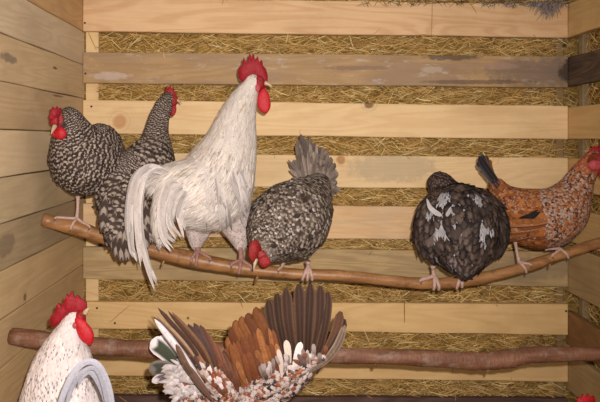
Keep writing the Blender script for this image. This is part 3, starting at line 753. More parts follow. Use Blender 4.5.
sick = [([(172, 176, 1.43), (156, 166, 1.415), (141, 172, 1.40), (133, 192, 1.39), (131, 220, 1.385), (133, 250, 1.385), (137, 262, 1.39)], 9),
        ([(173, 175, 1.42), (158, 168, 1.40), (145, 178, 1.385), (139, 205, 1.375), (140, 238, 1.375), (147, 268, 1.38), (154.5, 291, 1.385)], 9),
        ([(170, 180, 1.43), (153, 173, 1.40), (139, 184, 1.39), (136, 210, 1.38), (137, 240, 1.38), (141, 268, 1.385)], 8),
        ([(178, 182, 1.40), (168, 182, 1.385), (161, 198, 1.37), (159, 218, 1.365), (162, 238, 1.365), (171, 252, 1.37)], 10),
        ([(166, 176, 1.44), (148, 168, 1.42), (135, 178, 1.41), (130, 198, 1.40), (128, 225, 1.40), (130, 248, 1.40)], 8),
        ([(183, 186, 1.395), (175, 192, 1.375), (169, 208, 1.36), (168, 224, 1.36), (176, 240, 1.365)], 9),
        ([(187, 190, 1.39), (182, 202, 1.365), (179, 218, 1.355), (184, 238, 1.36)], 9)]
sick2 = []
for p_, w_ in sick:
    sick2.append((p_, w_*.5))
    for q in range(5):
        ox = random.uniform(-4.5, 4.5); n_ = len(p_); cut = random.uniform(0, 13)
        sick2.append(([(a+ox*(i/(n_-1)+.35)+random.uniform(-.5, .5), b-(cut if i == n_-1 else cut*.5*(i/(n_-1)))+ (ox*.3 if i < 3 else 0), c+random.uniform(-.006, .006)) for i, (a, b, c) in enumerate(p_)], random.uniform(2.2, 4.6)))
for i, (p_, w_) in enumerate(sick2):
    k = random.choice((random.uniform(.9, 1.1), random.uniform(.55, .9))) if i % 6 else 1.05; pquill('tail_feather', C, p_, w_, m_sickle, tuple(c*k for c in SW), SG, cup=.14,
           prof=([0, .08, .25, .5, .75, .9, .97, 1], [.3, .6, .9, 1, .9, .6, .3, .04]))
for i in range(100):
    x = random.uniform(163, 246); y = random.uniform(170, 214); L_ = random.uniform(14, 28); pp = []
    for q in range(4):
        yy = y+L_*q/3; xx = x+(x-205)*.06*q+random.uniform(-.6, .6); rr = ((xx-212)**2+(yy-192)**2)/42.5**2
        pp.append((xx, yy, 1.50-.104*math.sqrt(max(0.04, 1-rr))-.0045-(0 if x > 190 else (190-x)*.0009)))
    if ((pp[-1][0]-212)**2+(pp[-1][1]-192)**2) > 45**2: continue
    k = random.choice((1.08, 1.0, .95, .72, .6))
    pquill('saddle_feather', C, pp, random.uniform(2, 3.6), m_sickle, tuple(min(.85, c*k) for c in SW), SG, cup=.1, nv=8, prof=([0, .2, .6, .9, 1], [.4, 1, .9, .4, .05]))
leg_perch(C, 196, (196, 240, 1.54), toes=((-1, 95, -.010), (-1, 112, .004), (-1, 60, .036), (1, 90, 0)), mat=m_legp, r=.006, toe_r=.0042)
leg_perch(C, 240, (240, 240, 1.545), toes=((-1, 70, -.022), (-1, 120, .0), (-1, 75, .030), (1, 90, 0)), mat=m_legp, r=.0062, toe_r=.0044)

# ================================================================== D: grey speckled hen bending down
m_grey = mat_feather('feathers_grey', bars=1., freq=1.7, duty=.2, speck=.3, sscale=170, barb=.45, inner=.55)
def styD(p, px, py, t, ci, n, r):
    g = sc(82, 70, 61) if r.random() < .6 else sc(58, 47, 41)
    cb = sc(146, 132, 120) if r.random() < .8 else sc(182, 170, 160)
    if r.random() < .15: cb = g
    if t > .8: g = sc(110, 98, 88); L, sp = .014, .6
    elif t > .6: L, sp = .019, .75
    else: L, sp = .026, 1
    return dict(L=L*r.uniform(.85, 1.15), W=L*.62, lift=.18, curve=.12, ca=vary(g, r, .2), cb=vary(cb, r, .12), sp=sp, jit=.35)
D = bird('hen', 'speckled grey hen bending its head down over the perch, tail raised', 'hen',
         [[(318, 186, 1.64, 13), (311, 196, 1.61, 22), (301, 210, 1.57, 34), (290, 221, 1.53, 42), (280, 227, 1.50, 36), (272, 238, 1.46, 26), (267, 246, 1.44, 18), (263, 251, 1.43, 14)]],
         basepos(300), styD, m_grey, .0082, masks=[(253, 250, 1.40, 8), (263, 260, 1.40, 7.5)], seed=14, bodycol=sc(96, 86, 78), group='hens resting on the upper perch')
comb(D, [(257, 240), (252.5, 241), (249.3, 246), (249, 251), (248.4, 256), (250.5, 259), (252, 262.5), (255.5, 261), (258.5, 257), (261, 251), (259.5, 244)], 1.392, .0015, .009, m_comb_b)
lump('face', D, (261, 254.5, 1.408), 6.5, .016, 6.5, m_face, seed=23)
beak(D, (256, 259, 1.395), (253.5, 270.5, 1.385), .0055)
lump('wattle', D, (264.5, 261.5, 1.39), 5.8, .008, 6.2, m_comb_b, rot=.5, drop=.1, seed=24)
eye(D, (263.5, 251, 1.386), .0028)
TG, TB = sc(142, 126, 114), sc(84, 72, 64)
m_tailg = mat_feather('feathers_tail_grey', shaft=.3, patch=.7, barb=.5, rough=.7)
tl_ = [(297, 142, 10), (301, 134, 8), (307, 139, 11), (314, 143, 11), (320, 147, 11), (327, 150, 10), (331, 157, 9), (335, 163, 8), (338, 172, 9), (337, 181, 9), (339, 190, 9), (333, 196, 10), (293, 160, 8), (289, 163, 5), (310, 148, 11), (323, 160, 12), (316, 154, 12), (330, 172, 12), (304, 152, 10)]
for i, (x, y, w) in enumerate(tl_):
    bx = 305+(x-290)*.42; by = 192-(196-y)*.05; d_ = 1.66+.006*(i % 5)
    k = random.uniform(.7, 1.15)
    pquill('tail_feather', D, [(bx, by, 1.62), ((bx+x)/2-(x-314)*.05, (by+y)/2-3, d_), (x, y, d_-.015-.02*random.random())], w*.95, m_tailg, tuple(c*k for c in TG), TB, cup=.3, twist=random.uniform(-.7, .7))
for i in range(26):
    x, y, w = random.choice(tl_); x += random.uniform(-4, 4); y += random.uniform(-5, 8); bx = 305+(x-290)*.42; k = random.uniform(.6, 1.4)
    pquill('tail_feather', D, [(bx, 190, 1.61), ((bx+x)/2-(x-314)*.05, (192+y)/2-3, 1.645), (x, y, 1.62+.03*random.random())], random.uniform(2.5, 5), m_tailg, tuple(c*k for c in TG), TB, cup=.3, twist=random.uniform(-.9, .9))
leg_perch(D, 308, (308, 262, 1.53), toes=((-1, 140, -.014), (-1, 150, -.002), (-1, 138, .010), (1, 100, 0)), r=.005, toe_r=.0048)
leg_perch(D, 282, (284, 262, 1.54), toes=((-1, 60, -.01), (1, 100, 0)), r=.0042)

# ================================================================== E: black and white hen, back view
m_lace = mat_feather('feathers_laced', edge=.0, tip=.0, spot=.45, patch=.35, speck=.2, sscale=130, barb=.3)
def styE(p, px, py, t, ci, n, r):
    dk = sc(38, 31, 29); cb = sc(98, 84, 76); ca = vary(dk, r, .4); L, w = .044, .021; sp = 1.25
    wpatch = 0
    for (cx, cy, rx, ry, pr) in ((445, 200, 7, 8, .6), (440, 234, 10, 8, .85), (486, 234, 7, 12, .8), (479, 200, 8, 6, .5), (452, 214, 5, 10, .3), (466, 213, 20, 22, .06), (436, 214, 10, 12, .10), (450, 258, 30, 12, .10)):
        if ((px-cx)/rx)**2+((py-cy)/ry)**2 < 1 and n[1] < .2: wpatch = max(wpatch, pr)
    if t > .74: L, w, sp = .014, .010, .6; ca = vary(sc(48, 37, 33), r, .25); cb = sc(140, 118, 106)
    elif r.random() < wpatch: ca = vary(sc(176, 172, 174), r, .14); cb = sc(90, 80, 74); L, w = .020, .0055; sp = .5
    elif r.random() < .4: ca = vary(sc(48, 38, 34), r, .2); cb = sc(136, 116, 104)
    return dict(L=L*r.uniform(.8, 1.15), W=w, lift=r.uniform(.14, .24), curve=.12, ca=ca, cb=cb, sp=sp, jit=.24, flow=(0, 0, -.35))
E = bird('hen', 'black hen with white flecks sitting with its back to the camera', 'hen',
         [[(464, 272, 1.45, 6), (463, 258, 1.46, 19), (461, 238, 1.49, 36), (460, 224, 1.53, 42), (459, 214, 1.57, 28), (449, 196, 1.60, 17), (443, 187, 1.61, 14.5), (440, 184, 1.61, 13)],
          [(434, 252, 1.50, 10), (432, 237, 1.50, 19), (436, 216, 1.52, 21), (442, 204, 1.55, 18)],
          [(489, 250, 1.50, 10), (491, 236, 1.50, 18), (485, 216, 1.53, 22), (478, 206, 1.56, 19)]],
         basepos(455), styE, m_lace, .0095, seed=15, bodycol=sc(44, 38, 36), group='hens resting on the upper perch')
m_wf = mat_feather('feathers_white_plain', shaft=.2, barb=.3); WP = sc(180, 174, 172)
for pts_, w_ in (([(427, 199, 1.482), (430, 207, 1.463), (435, 212, 1.450), (442, 216, 1.428)], 5), ([(473, 193, 1.518), (478, 196, 1.508), (482, 200, 1.488)], 5), ([(451, 207, 1.445), (449, 212, 1.434), (446, 216, 1.424)], 4)):
    pquill('wing_feather', E, pts_, w_, m_wf, WP, sc(120, 110, 104))['label'] = 'white wing feather'
for i, (x, y, w) in enumerate(((455, 270, 8), (461, 275, 9), (467, 277, 9), (473, 275, 8), (450, 264, 8), (479, 266, 8))):
    pquill('tail_feather', E, [(462+(x-464)*.6, 248, 1.425), (463+(x-464)*.8, 259, 1.42), (x, y, 1.425)], w, m_lace, sc(64, 54, 52), sc(170, 150, 144))
leg_perch(E, 434, (433, 266, 1.53), toes=((-1, 62, -.038), (-1, 145, -.004), (-1, 150, .009), (1, 90, 0)), r=.005, toe_r=.0048)
leg_perch(E, 461, (464, 266, 1.53), toes=((-1, 150, -.016), (-1, 135, -.003), (1, 90, 0)), r=.005, toe_r=.0048)
comb(E, [(428, 187), (428, 180), (431, 176), (434, 172.5), (440, 171), (444, 174), (440, 180)], 1.66, 0, .005, m_comb_b)
beak(E, (441, 189, 1.655), (441, 192, 1.675), .005)

# ================================================================== F: orange speckled hen in profile
m_mille = mat_feather('feathers_mille', tip=.95, speck=.15, sscale=120, barb=.4)
def styF(p, px, py, t, ci, n, r):
    OR, OR2, WT, BK = sc(156, 96, 50), sc(126, 74, 40), sc(164, 142, 130), sc(74, 50, 42)
    ca = vary(OR if r.random() < .55 else OR2, r, .2); cb = ca; L, w, sp = .022, .016, .8
    breast = px > 540+(py-190)*.15 and py > 170
    if t > .9: L, w, sp = .010, .007, .5; ca = vary(sc(160, 84, 48), r, .2); cb = sc(190, 160, 140)
    elif t > .8: L, w, sp = .016, .010, .6; cb = WT if r.random() < .6 else ca; ca = vary(sc(150, 82, 52), r, .2)
    elif breast:
        L, w, sp = .012, .0075, .5; q = r.random()
        if q < .36: ca = vary(WT, r, .12); cb = BK if r.random() < .3 else vary(OR2, r)
        elif q < .46: ca = BK; cb = WT
        else: cb = vary(WT, r, .1)
    elif py < 212 and t > .12:
        if r.random() < .6: cb = vary(WT, r, .12)
        if px < 515 and r.random() < .3: ca = sc(90, 44, 30)
        L, w, sp = .014, .009, .56
    elif py >= 225 and px < 510 and r.random() < .5: cb = WT
    elif r.random() < .12: cb = WT
    return dict(L=L*r.uniform(.85, 1.15), W=w, lift=.16, curve=.1, ca=ca, cb=cb, sp=sp, jit=.18)
F_ = bird('hen', 'orange speckled hen standing in profile at the right end of the perch', 'hen',
          [[(497, 186, 1.56, 8), (504, 197, 1.56, 14), (516, 209, 1.555, 23), (532, 218, 1.55, 31), (548, 218, 1.545, 31.5), (562, 210, 1.54, 27), (573, 194, 1.54, 19), (581, 178, 1.54, 14), (589, 166, 1.54, 11), (594, 160, 1.54, 10)]],
          basepos(535), styF, m_mille, .0095, masks=[(598, 160, 1.51, 10), (596, 166, 1.50, 7)], seed=16, bodycol=sc(110, 52, 26), group='hens resting on the upper perch')
comb(F_, [(588, 154), (589, 149.5), (592, 148.5), (594, 146), (596.5, 147.5), (599, 144.5), (601, 147.5), (604, 146.5), (604.5, 151), (608, 152), (606, 157), (596, 156)], 1.54, 0, .007, m_comb)
lump('face', F_, (600, 160, 1.53), 8, .02, 7, m_comb, seed=33)
lump('wattle', F_, (595.5, 165.5, 1.495), 7.5, .008, 5.5, m_wat_pink, seed=34)
lump('wattle', F_, (603, 172, 1.52), 5, .006, 8, m_comb, seed=35)
beak(F_, (606, 160, 1.525), (614, 164, 1.52), .006); eye(F_, (601, 156.5, 1.508))
m_dark = mat_feather('feathers_dark', edge=.35, shaft=.3, barb=.3, rough=.4)
for i, (x, y, w, c, cb) in enumerate(((479, 156, 8, (36, 32, 34), (90, 84, 84)), (482, 154.5, 7, (40, 34, 34), (130, 120, 116)), (486, 155, 7, (70, 44, 30), (150, 110, 60)), (491, 160, 6, (110, 72, 34), (170, 124, 60)), (477.5, 162, 8, (36, 30, 32), (80, 76, 80)), (480, 168, 8, (44, 34, 34), (80, 70, 70)), (485, 172, 9, (70, 40, 30), (150, 130, 120)))):
    pquill('tail_feather', F_, [(506, 197, 1.545+.004*(i % 3)), (495, 182-(4-i)*.5, 1.54), ((x+488)/2, (y+172)/2, 1.535+.003*i), (x, y, 1.53+.006*i)], w, m_dark, sc(*c), sc(*cb))
for (x0, y0, x1, y1, w) in ((540, 212, 520, 221, 6), (538, 210, 519, 219, 4)):
    pquill('wing_feather', F_, [(x0, y0, 1.463), ((x0+x1)/2, (y0+y1)/2+1, 1.466), (x1, y1, 1.480)], w, m_dark, sc(36, 28, 28), sc(60, 50, 50))['label'] = 'black wing feather'
m_rust = mat_feather('feathers_rust', shaft=.15, edge=.3, speck=.5, sscale=130, barb=.45)
for i in range(9):
    x1 = 500+random.uniform(0, 10); y1 = 222+i*2.4
    c_ = random.choice((sc(126, 74, 38), sc(104, 58, 32), sc(144, 90, 46)))
    pquill('wing_feather', F_, [(548-i*2+random.uniform(-6, 4), 221+i*1.6, 1.463+.0015*i), (526, 221.5+i*2.0, 1.468+.0022*i), (x1, y1, 1.500+.002*i)], random.uniform(4, 6), m_rust, vary(c_, rng, .15), sc(170, 140, 122) if i % 3 == 1 else sc(84, 42, 24), cup=.1)
leg_perch(F_, 521, (515, 240, 1.55), toes=((-1, 128, .006), (-1, 70, .022), (1, 90, 0), (1, 100, .02)), mat=m_leg, r=.004, toe_r=.0036)
leg_perch(F_, 562, (545, 249, 1.56), toes=((-1, 125, .008), (-1, 60, -.03), (1, 90, .0), (1, 100, .02)), mat=m_leg, r=.004, toe_r=.0036)

# ================================================================== G: flecked white rooster at the lower left
m_fleck = mat_feather('feathers_flecked', tip=.8, speck=.12, sscale=160, barb=.25)
def styG(p, px, py, t, ci, n, r):
    WT = sc(214, 202, 198); BK = sc(70, 54, 54)
    L, w, sp = (.030, .0100, .62) if t < .86 else (.016, .006, .5)
    cb = BK if r.random() < .7 else sc(190, 174, 170)
    if t > .95: L, w, sp = .010, .006, .45
    if py > 420 and r.random() < .4: cb = WT
    return dict(L=L*r.uniform(.8, 1.2), W=w, lift=.13, curve=.08, ca=vary(WT, r, .06), cb=cb, sp=sp, jit=.14)
G = bird('rooster', 'white rooster flecked with black in the lower left corner', 'rooster',
         [[(96, 436, 1.07, 16), (88, 448, 1.10, 34), (76, 452, 1.14, 48), (66, 440, 1.18, 50), (62, 412, 1.20, 45), (62, 388, 1.21, 39), (63, 368, 1.22, 31.5), (65, 350, 1.22, 22.5), (68, 335, 1.22, 14.5), (72, 324, 1.22, 10.5), (75, 318, 1.22, 8.5)],
          [(50, 530, 1.16, 9), (50, 512, 1.16, 16), (54, 480, 1.16, 30)], [(86, 530, 1.16, 9), (86, 512, 1.16, 16), (82, 480, 1.16, 30)]],
         ((68-270)/600*1.16, 1.16, 0), styG, m_fleck, .0078, masks=[(82, 322, 1.20, 6), (80, 328, 1.21, 6)], seed=17, bodycol=sc(206, 192, 186), prof=PROF_POINT)
comb(G, [(60, 323), (54.5, 326.5), (50.5, 325), (50, 319), (51.5, 315.5), (54, 314.5), (54.5, 311), (56.5, 309.5), (56.5, 305.5), (58.3, 303), (60.3, 304.5), (61.5, 307), (63.5, 301.5), (65.8, 298), (66.6, 294), (68, 295), (69, 297), (71, 291.5), (73, 291),
          (73.6, 295.5), (75.5, 298.5), (76.5, 295.5), (79, 296), (81, 299), (84, 300), (86.5, 302.5), (86.8, 308), (84.5, 313), (82, 319), (78, 317), (76, 313.5), (70.5, 314.5), (65, 319)], 1.22, 0, .009)
lump('face', G, (80.5, 318.5, 1.215), 5.4, .012, 8.5, m_comb, seed=43)
lump('wattle', G, (84, 331, 1.205), 7.4, .008, 16, m_wat, rot=.50, drop=.12, seed=44)
lump('wattle', G, (83.5, 330, 1.225), 6.0, .007, 12, m_wat, rot=.45, drop=.12, seed=45)
beak(G, (85, 313, 1.215), (89.5, 308.5, 1.21), .0055)
lump('ear_lobe', G, (74.8, 325.5, 1.196), 2.2, .004, 3.2, m_wat_pink, seed=46)
eye(G, (81.5, 314.5, 1.2))
GS, GB = sc(160, 158, 166), sc(120, 118, 130)
for pts_, w_, k in (([(96, 452, 1.05), (111, 420, 1.0), (110, 392, .985), (100, 367, .975), (88, 361.5, .97), (76, 370, .965), (66, 388, .96), (58, 412, .96), (54, 440, .965)], 6, .98),
                    ([(94, 452, 1.05), (107, 420, 1.0), (105, 392, .985), (98, 372, .98), (90, 368, .975), (80, 375, .97), (72, 388, .97), (66, 408, .965), (62, 430, .97)], 4.5, .8),
                    ([(100, 452, 1.06), (109, 420, 1.03), (104, 396, 1.01), (97, 380, 1.0), (90, 372, .995), (83, 376, .99), (78, 386, .99)], 5, .9),
                    ([(104, 452, 1.06), (111, 425, 1.03), (110, 400, 1.01), (104, 382, 1.0), (96, 374, 1.0)], 6, .8)):
    pquill('tail_feather', G, pts_, w_, m_sickle, tuple(c*k for c in GS), GB, nv=26, cup=.35, face=(.25, -1, .1), prof=([0, .08, .25, .5, .75, .9, .97, 1], [.5, .8, 1, 1, 1, .8, .5, .1]))
leg_floor(G, 50, 1.16, (50, 534, 1.16), 1.2, m_legp); leg_floor(G, 86, 1.16, (86, 534, 1.16), 1.2, m_legp)

# ================================================================== H: the flapping hen
m_spk = mat_feather('feathers_speckled', tip=.9, speck=.25, sscale=140, barb=.25)
m_flight = mat_feather('feathers_flight', edge=.0, shaft=.5, barb=.4)
m_flight_p = mat_feather('feathers_primary', shaft=.15, edge=.4, barb=.5)
m_flight_e = mat_feather('feathers_flight_edged', edge=.55, shaft=.4, speck=.35, sscale=110, barb=.4)
def styH(p, px, py, t, ci, n, r):
    WT, BK, RS = sc(178, 164, 158), sc(52, 40, 38), sc(122, 68, 46); q = r.random(); ca, cb = WT, (BK if r.random() < .6 else RS if r.random() < .6 else WT)
    if q < .25: ca, cb = BK, WT
    elif q < .42: ca, cb = vary(RS, r), WT
    if px < 200 and r.random() < .45: ca = vary(RS, r)
    return dict(L=.012*r.uniform(.8, 1.25), W=.007, lift=.2, curve=.1, ca=vary(ca, r, .08), cb=cb, sp=.72, jit=.3)
H = bird('hen', 'speckled rust and white hen flapping both wings in front of the lower perch', 'hen',
         [[(178, 380, 1.22, 12), (192, 392, 1.22, 19), (212, 406, 1.21, 28), (238, 420, 1.20, 35), (262, 436, 1.19, 33), (280, 446, 1.18, 24), (292, 444, 1.17, 15), (300, 436, 1.16, 12)],
          [(304, 374, 1.17, 9), (288, 384, 1.175, 13), (268, 394, 1.185, 18), (250, 404, 1.19, 22)],
          [(205, 372, 1.17, 8), (214, 386, 1.175, 12), (226, 400, 1.185, 18)],
          [(240, 530, 1.2, 7), (240, 508, 1.2, 13), (240, 470, 1.2, 24)], [(264, 530, 1.2, 7), (264, 508, 1.2, 13), (262, 470, 1.2, 24)]],
         ((252-270)/600*1.2, 1.2, 0), styH, m_spk, .0085, masks=[(307, 440, 1.15, 9)], seed=18, bodycol=sc(150, 120, 104))
comb(H, [(296, 428), (297, 423), (300, 425), (302, 421), (305, 424), (308, 422), (309, 427), (306, 432), (300, 430)], 1.15, 0, .006)
lump('face', H, (307, 438, 1.15), 6.5, .013, 6.5, m_comb, seed=53); lump('wattle', H, (308, 448, 1.15), 3.5, .005, 6, m_wat, seed=54)
beak(H, (311, 438, 1.145), (318, 442, 1.14), .005); eye(H, (308, 436, 1.136))
leg_floor(H, 240, 1.2, (240, 534, 1.2), -.6); leg_floor(H, 264, 1.2, (264, 534, 1.2), -.6)

def wing_part(parent, name, sheet, n_cov, style, seed, mat, depth_fn, lab=None):
    """the fleshy arm of the wing as a lofted mesh and its small coverts as plumage"""
    CH = [sample_chain(c) for c in sheet]; me = body_mesh(CH, .0045, 6); w = link(name, me, parent, mat_plain('down', sc(150, 110, 90), .8, .15, .3, 120))
    pts = scatter(me, CH, .0075, style, [], seed, n_try=n_cov); plumage('plumage', w, pts, mat); return w
def styW(p, px, py, t, ci, n, r):
    WT, BK, RS = sc(178, 164, 158), sc(52, 40, 38), sc(124, 68, 44); q = r.random()
    ca, cb = (WT, BK if r.random() < .5 else RS) if q < .62 else ((vary(RS, r), WT) if q < .85 else (BK, WT))
    return dict(L=.013*r.uniform(.8, 1.3), W=.007, lift=.14, curve=.06, ca=vary(ca, r, .08), cb=cb, sp=.8, jit=.25, flow=(-.3, 0, .9))
# near wing: arm from the shoulder up to the wrist
wingR = wing_part(H, 'wing', [[(246, 402, 1.17, 9), (262, 392, 1.16, 9), (280, 382, 1.155, 8), (298, 371, 1.15, 7), (312, 362, 1.145, 5), (324, 356, 1.14, 3)],
                              [(250, 394, 1.175, 8), (255, 378, 1.17, 6), (262, 368, 1.168, 4)], [(270, 384, 1.168, 8), (278, 370, 1.163, 5), (284, 362, 1.16, 3)], [(236, 392, 1.18, 7), (243, 378, 1.175, 4), (247, 368, 1.172, 3)]], 9000, styW, 71, m_spk, None)
DB, DBr, RU = sc(52, 35, 27), sc(76, 50, 36), sc(118, 64, 34)
prim = [(316, 366, 345, 320, 10, DB, 344), (318, 360, 342, 311, 9, DBr, 340), (312, 358, 323, 292, 9.5, DB, 0), (307, 358, 313.5, 285, 9.5, DB, 0), (303, 358, 305, 283.5, 9.5, DB, 0), (298, 358, 296.5, 284, 9.5, DB, 0),
        (293, 360, 283.5, 289, 10, DB, 0), (288, 361, 275, 294, 10, DB, 0), (284, 363, 268, 300, 10, DB, 0), (318, 358, 331, 297, 8, DBr, 0)]
prim = [(322, 362, 344.5, 319, 8, DB), (321, 360, 341, 311.5, 8, DBr), (316, 359, 328, 292, 8.5, DB), (312, 359, 320.5, 285.5, 9, DB), (307, 359, 310.5, 284, 9.5, DB), (301, 359, 299, 284, 10, DB),
        (295, 361, 286, 289, 10, DB), (289, 362, 277, 293.5, 10, DB), (283, 364, 268.5, 300, 10, DB)]
for i, (x0, y0, x1, y1, w, c) in enumerate(prim):
    d0 = 1.152+.0022*i; bow = 3.0 if i < 4 else (-2.0 if i > 5 else 0)
    sf = (x0+x1)/2+bow
    q = pquill('flight_feather', wingR, [(x0-(x1-x0)*.25, y0+12, d0), (x0, y0, d0-.004), (sf, (y0+y1)/2, d0-.010), (x1, y1, d0+.006)], w*1.22, m_flight_p, vary(c, rng, .12), sc(112, 84, 64), cup=.2, twist=.12, prof=([0, .08, .25, .5, .75, .9, .97, 1], [.25, .35, .55, .78, .95, 1, .8, .35]))
pquill('flight_feather', wingR, [(310, 372, 1.15), (326, 360, 1.142), (338, 344, 1.14), (345, 325, 1.145)], 8, m_flight_e, sc(96, 78, 66), sc(150, 132, 112), cup=.3)
sec = [(277, 368, 259, 309, 11), (270, 370, 251.5, 315, 12), (263, 373, 245, 318.5, 12), (256, 376, 239, 322, 12), (250, 379, 235, 329, 12), (245, 382, 232, 338, 12), (240, 386, 230, 349, 12), (236, 388, 230, 360, 10)]
for i, (x0, y0, x1, y1, w) in enumerate(sec):
    d0 = 1.166+.0025*i; c = (sc(120, 74, 40), sc(100, 58, 34), sc(136, 86, 48))[i % 3] if i < 7 else sc(90, 48, 34)
    pquill('flight_feather', wingR, [(x0+2, y0+10, d0), ((x0+x1)/2+1, (y0+y1)/2+2, d0-.008), (x1-1, y1+6, d0), (x1+1, y1, d0+.006)], w, m_flight_e, vary(c, rng, .14), sc(78, 42, 26), cup=.2, twist=.15)
for i in range(24):
    f = (i % 12)/11; row = i//12; x0 = 238+44*f+random.uniform(-2, 2); y0 = 388-18*f
    x1 = x0-(10 if row else 14)*(1-f*.4)+random.uniform(-2, 2); y1 = y0-(24 if row else 40)-6*math.sin(f*3)+random.uniform(-3, 3)
    c = random.choice((sc(122, 74, 40), sc(108, 62, 36), sc(138, 88, 50), sc(90, 54, 36)))
    pquill('covert_feather', wingR, [(x0, y0, 1.160-.008*row), ((x0+x1)/2, (y0+y1)/2, 1.152-.008*row), (x1, y1, 1.153-.008*row)], random.uniform(5.5, 8), m_flight_e, vary(c, rng, .12), sc(84, 46, 28), cup=.15)
for (x0, y0, x1, y1, w, c) in ((290, 366, 286, 340, 7, (196, 180, 166)), (294, 368, 301, 342, 7.5, (204, 194, 190)), (283, 372, 278, 349, 5, (188, 170, 158))):
    pquill('covert_feather', wingR, [(x0-1, y0+6, 1.142), ((x0+x1)/2, (y0+y1)/2, 1.136), (x1, y1, 1.138)], w, m_flight, sc(*c), tuple(v*.8 for v in sc(*c)), cup=.2)['label'] = 'pale covert feather'
for i in range(34):
    x0 = random.uniform(262, 326); y0 = 377-(x0-262)*.30+random.uniform(-4, 5); a = random.gauss(1.75, .4); L_ = random.uniform(8, 17)
    x1 = x0+math.cos(a)*L_+(x0-290)*.12; y1 = y0-math.sin(a)*L_
    c = random.choice(((190, 178, 172), (120, 104, 98), (92, 74, 66), (168, 154, 148), (110, 66, 46), (140, 124, 118)))
    pquill('covert_feather', wingR, [(x0, y0, 1.143), ((x0+x1)/2, (y0+y1)/2, 1.137-.0002*i), (x1, y1, 1.139-.0002*i)], random.uniform(3, 5), m_flight, sc(*c), tuple(v*.7 for v in sc(*c)), cup=.2)
# far wing, seen almost edge on
wingL = wing_part(H, 'wing', [[(226, 402, 1.15, 9), (216, 388, 1.13, 8), (206, 372, 1.11, 6), (198, 360, 1.10, 4)], [(232, 398, 1.16, 9), (226, 382, 1.145, 8), (216, 366, 1.13, 4)]], 5000, styW, 72, m_spk, None)
lw = [(214, 392, 190, 345, 158, 308, 5, (60, 44, 38), (90, 64, 46)), (211, 388, 188, 348, 154.5, 312, 3.4, (150, 124, 98), (100, 66, 44)), (208, 384, 186, 352, 154, 317, 6, (58, 42, 38), (120, 84, 56)), (216, 390, 196, 346, 164, 310, 3.4, (154, 128, 100), (104, 66, 42)),
      (206, 388, 182, 354, 154.5, 319, 6.5, (206, 196, 196), (110, 92, 88)), (220, 392, 204, 350, 172, 312, 4, (110, 78, 54), (84, 54, 34)), (219, 388, 200, 350, 168, 311, 4, (70, 46, 36), (60, 44, 36)), (206, 394, 188, 368, 176, 344, 6, (86, 64, 52), (120, 96, 80))]
for i, (x0, y0, xm, ym, x1, y1, w, ca, cb) in enumerate(lw):
    pquill('flight_feather', wingL, [(x0, y0, 1.12), (xm, ym, 1.098-.002*i), (x1, y1, 1.10-.003*i)], w*1.15, m_flight_e, sc(*ca), sc(*cb), cup=.3, face=(-.3, -1, .2))
for i, (x0, y0, x1, y1, w, ca) in enumerate(((214, 384, 182, 328, 9, (64, 48, 44)), (216, 382, 188, 324, 9, (58, 44, 42)), (218, 380, 194, 323, 9, (66, 48, 42)), (222, 382, 200, 325, 9, (78, 50, 38)), (226, 384, 206, 332, 8, (98, 60, 42)), (230, 386, 213, 342, 8, (92, 58, 42)), (234, 388, 221, 352, 8, (84, 54, 40)), (238, 392, 229, 362, 8, (90, 54, 38)))):
    pquill('flight_feather', wingL, [(x0, y0, 1.125+.003*i), ((x0+x1)/2+1, (y0+y1)/2, 1.112+.003*i), (x1, y1, 1.125+.004*i)], w, m_flight_e, sc(*ca), tuple(v*1.8 for v in sc(*ca)), cup=.3)
for i in range(36):
    f = random.random(); x0 = 204+28*f; y0 = 374+22*f+random.uniform(-5, 6); L_ = random.uniform(12, 26); a = random.uniform(1.9, 2.35)
    x1 = x0+math.cos(a)*L_; y1 = y0-math.sin(a)*L_
    c = random.choice(((186, 174, 170), (116, 62, 42), (126, 70, 46), (70, 52, 44), (96, 60, 44), (160, 146, 140), (132, 92, 66)))
    pquill('covert_feather', wingL, [(x0, y0, 1.10+.012*f), ((x0+x1)/2, (y0+y1)/2, 1.092+.012*f), (x1, y1, 1.094+.012*f)], random.uniform(3, 6), m_flight, vary(sc(*c), rng, .1), tuple(v*.6 for v in sc(*c)), cup=.2)
pquill('covert_feather', wingL, [(212, 400, 1.096), (200, 384, 1.09), (186, 364, 1.09)], 7, m_flight, sc(92, 68, 56), sc(60, 44, 36), cup=.3)
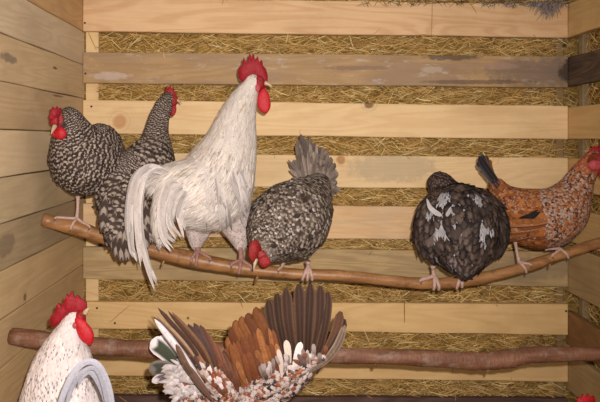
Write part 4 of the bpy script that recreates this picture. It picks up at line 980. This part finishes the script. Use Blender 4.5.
# tail: white downy rump, dark feathers with white rims
m_rim = mat_feather('feathers_rimmed', edge=1., tip=1., barb=.25)
for (x0, y0, xm, ym, x1, y1, w, ca, cb) in ((182, 372, 166, 352, 151, 341, 19, (62, 66, 52), (214, 204, 204)), (182, 376, 166, 368, 149, 370, 15, (62, 60, 54), (110, 104, 96)), (180, 380, 168, 376, 152, 382, 9, (96, 84, 84), (200, 190, 190)),
        (186, 384, 176, 382, 164, 387, 10, (150, 84, 66), (190, 140, 124)), (180, 370, 170, 346, 158, 338, 10, (190, 184, 186), (224, 216, 216))):
    pquill('tail_feather', H, [(x0+6, y0+3, 1.2), (xm, ym, 1.19), (x1, y1, 1.195)], w, m_rim, sc(*ca), sc(*cb), cup=.2, prof=([0, .1, .25, .5, .75, .9, .97, 1], [.35, .5, .75, .95, 1, .85, .6, .2]))
m_fluff = mat_feather('feathers_fluff', speck=.3, sscale=90, barb=.4)
for k in range(110):
    x0 = random.uniform(174, 200); y0 = random.uniform(366, 398); a = random.uniform(2.2, 4.2); L = random.uniform(9, 20)
    pquill('rump_feather', H, [(x0, y0, 1.165), (x0+math.cos(a)*L*.5, y0+math.sin(a)*L*.4-1, 1.158), (x0+math.cos(a)*L, y0+math.sin(a)*L*.8, 1.165)], random.uniform(2.6, 5), m_fluff, vary(sc(176, 166, 164), rng, .22), sc(160, 140, 130), nv=7, cup=.2) if k < 90 else None

# ================================================================== I: hen at the lower right, only its comb reaches into view
I = bird('hen', 'hen in the bottom right corner, only its red comb in view', 'hen',
         [[(560, 470, 1.42, 10), (574, 462, 1.40, 24), (588, 462, 1.37, 34), (598, 458, 1.34, 32), (600, 440, 1.32, 20), (596, 424, 1.31, 13), (590, 415, 1.30, 10.5)],
          [(580, 508, 1.35, 6), (582, 495, 1.35, 16)], [(606, 508, 1.35, 6), (604, 495, 1.35, 16)]],
         ((592-270)/600*1.35, 1.35, 0), styA, m_bar, .0095, masks=[(584, 416, 1.29, 8)], seed=19)
comb(I, [(578, 408), (577, 401), (579, 396.5), (581, 398.5), (583, 394), (586, 397), (588.5, 393.5), (591, 397), (594, 396), (595, 402), (593, 408), (586, 410)], 1.295, 0, .008, m_wat)
lump('face', I, (583, 415, 1.29), 7, .013, 6.5, m_comb, seed=63); lump('wattle', I, (580, 425, 1.29), 3.5, .005, 6, m_wat, seed=64)
beak(I, (579, 416, 1.285), (572, 420, 1.28), .005); eye(I, (582, 413, 1.275))
leg_floor(I, 580, 1.35, (580, 510, 1.35), 3.6); leg_floor(I, 606, 1.35, (606, 510, 1.35), 3.6)

fix_children()
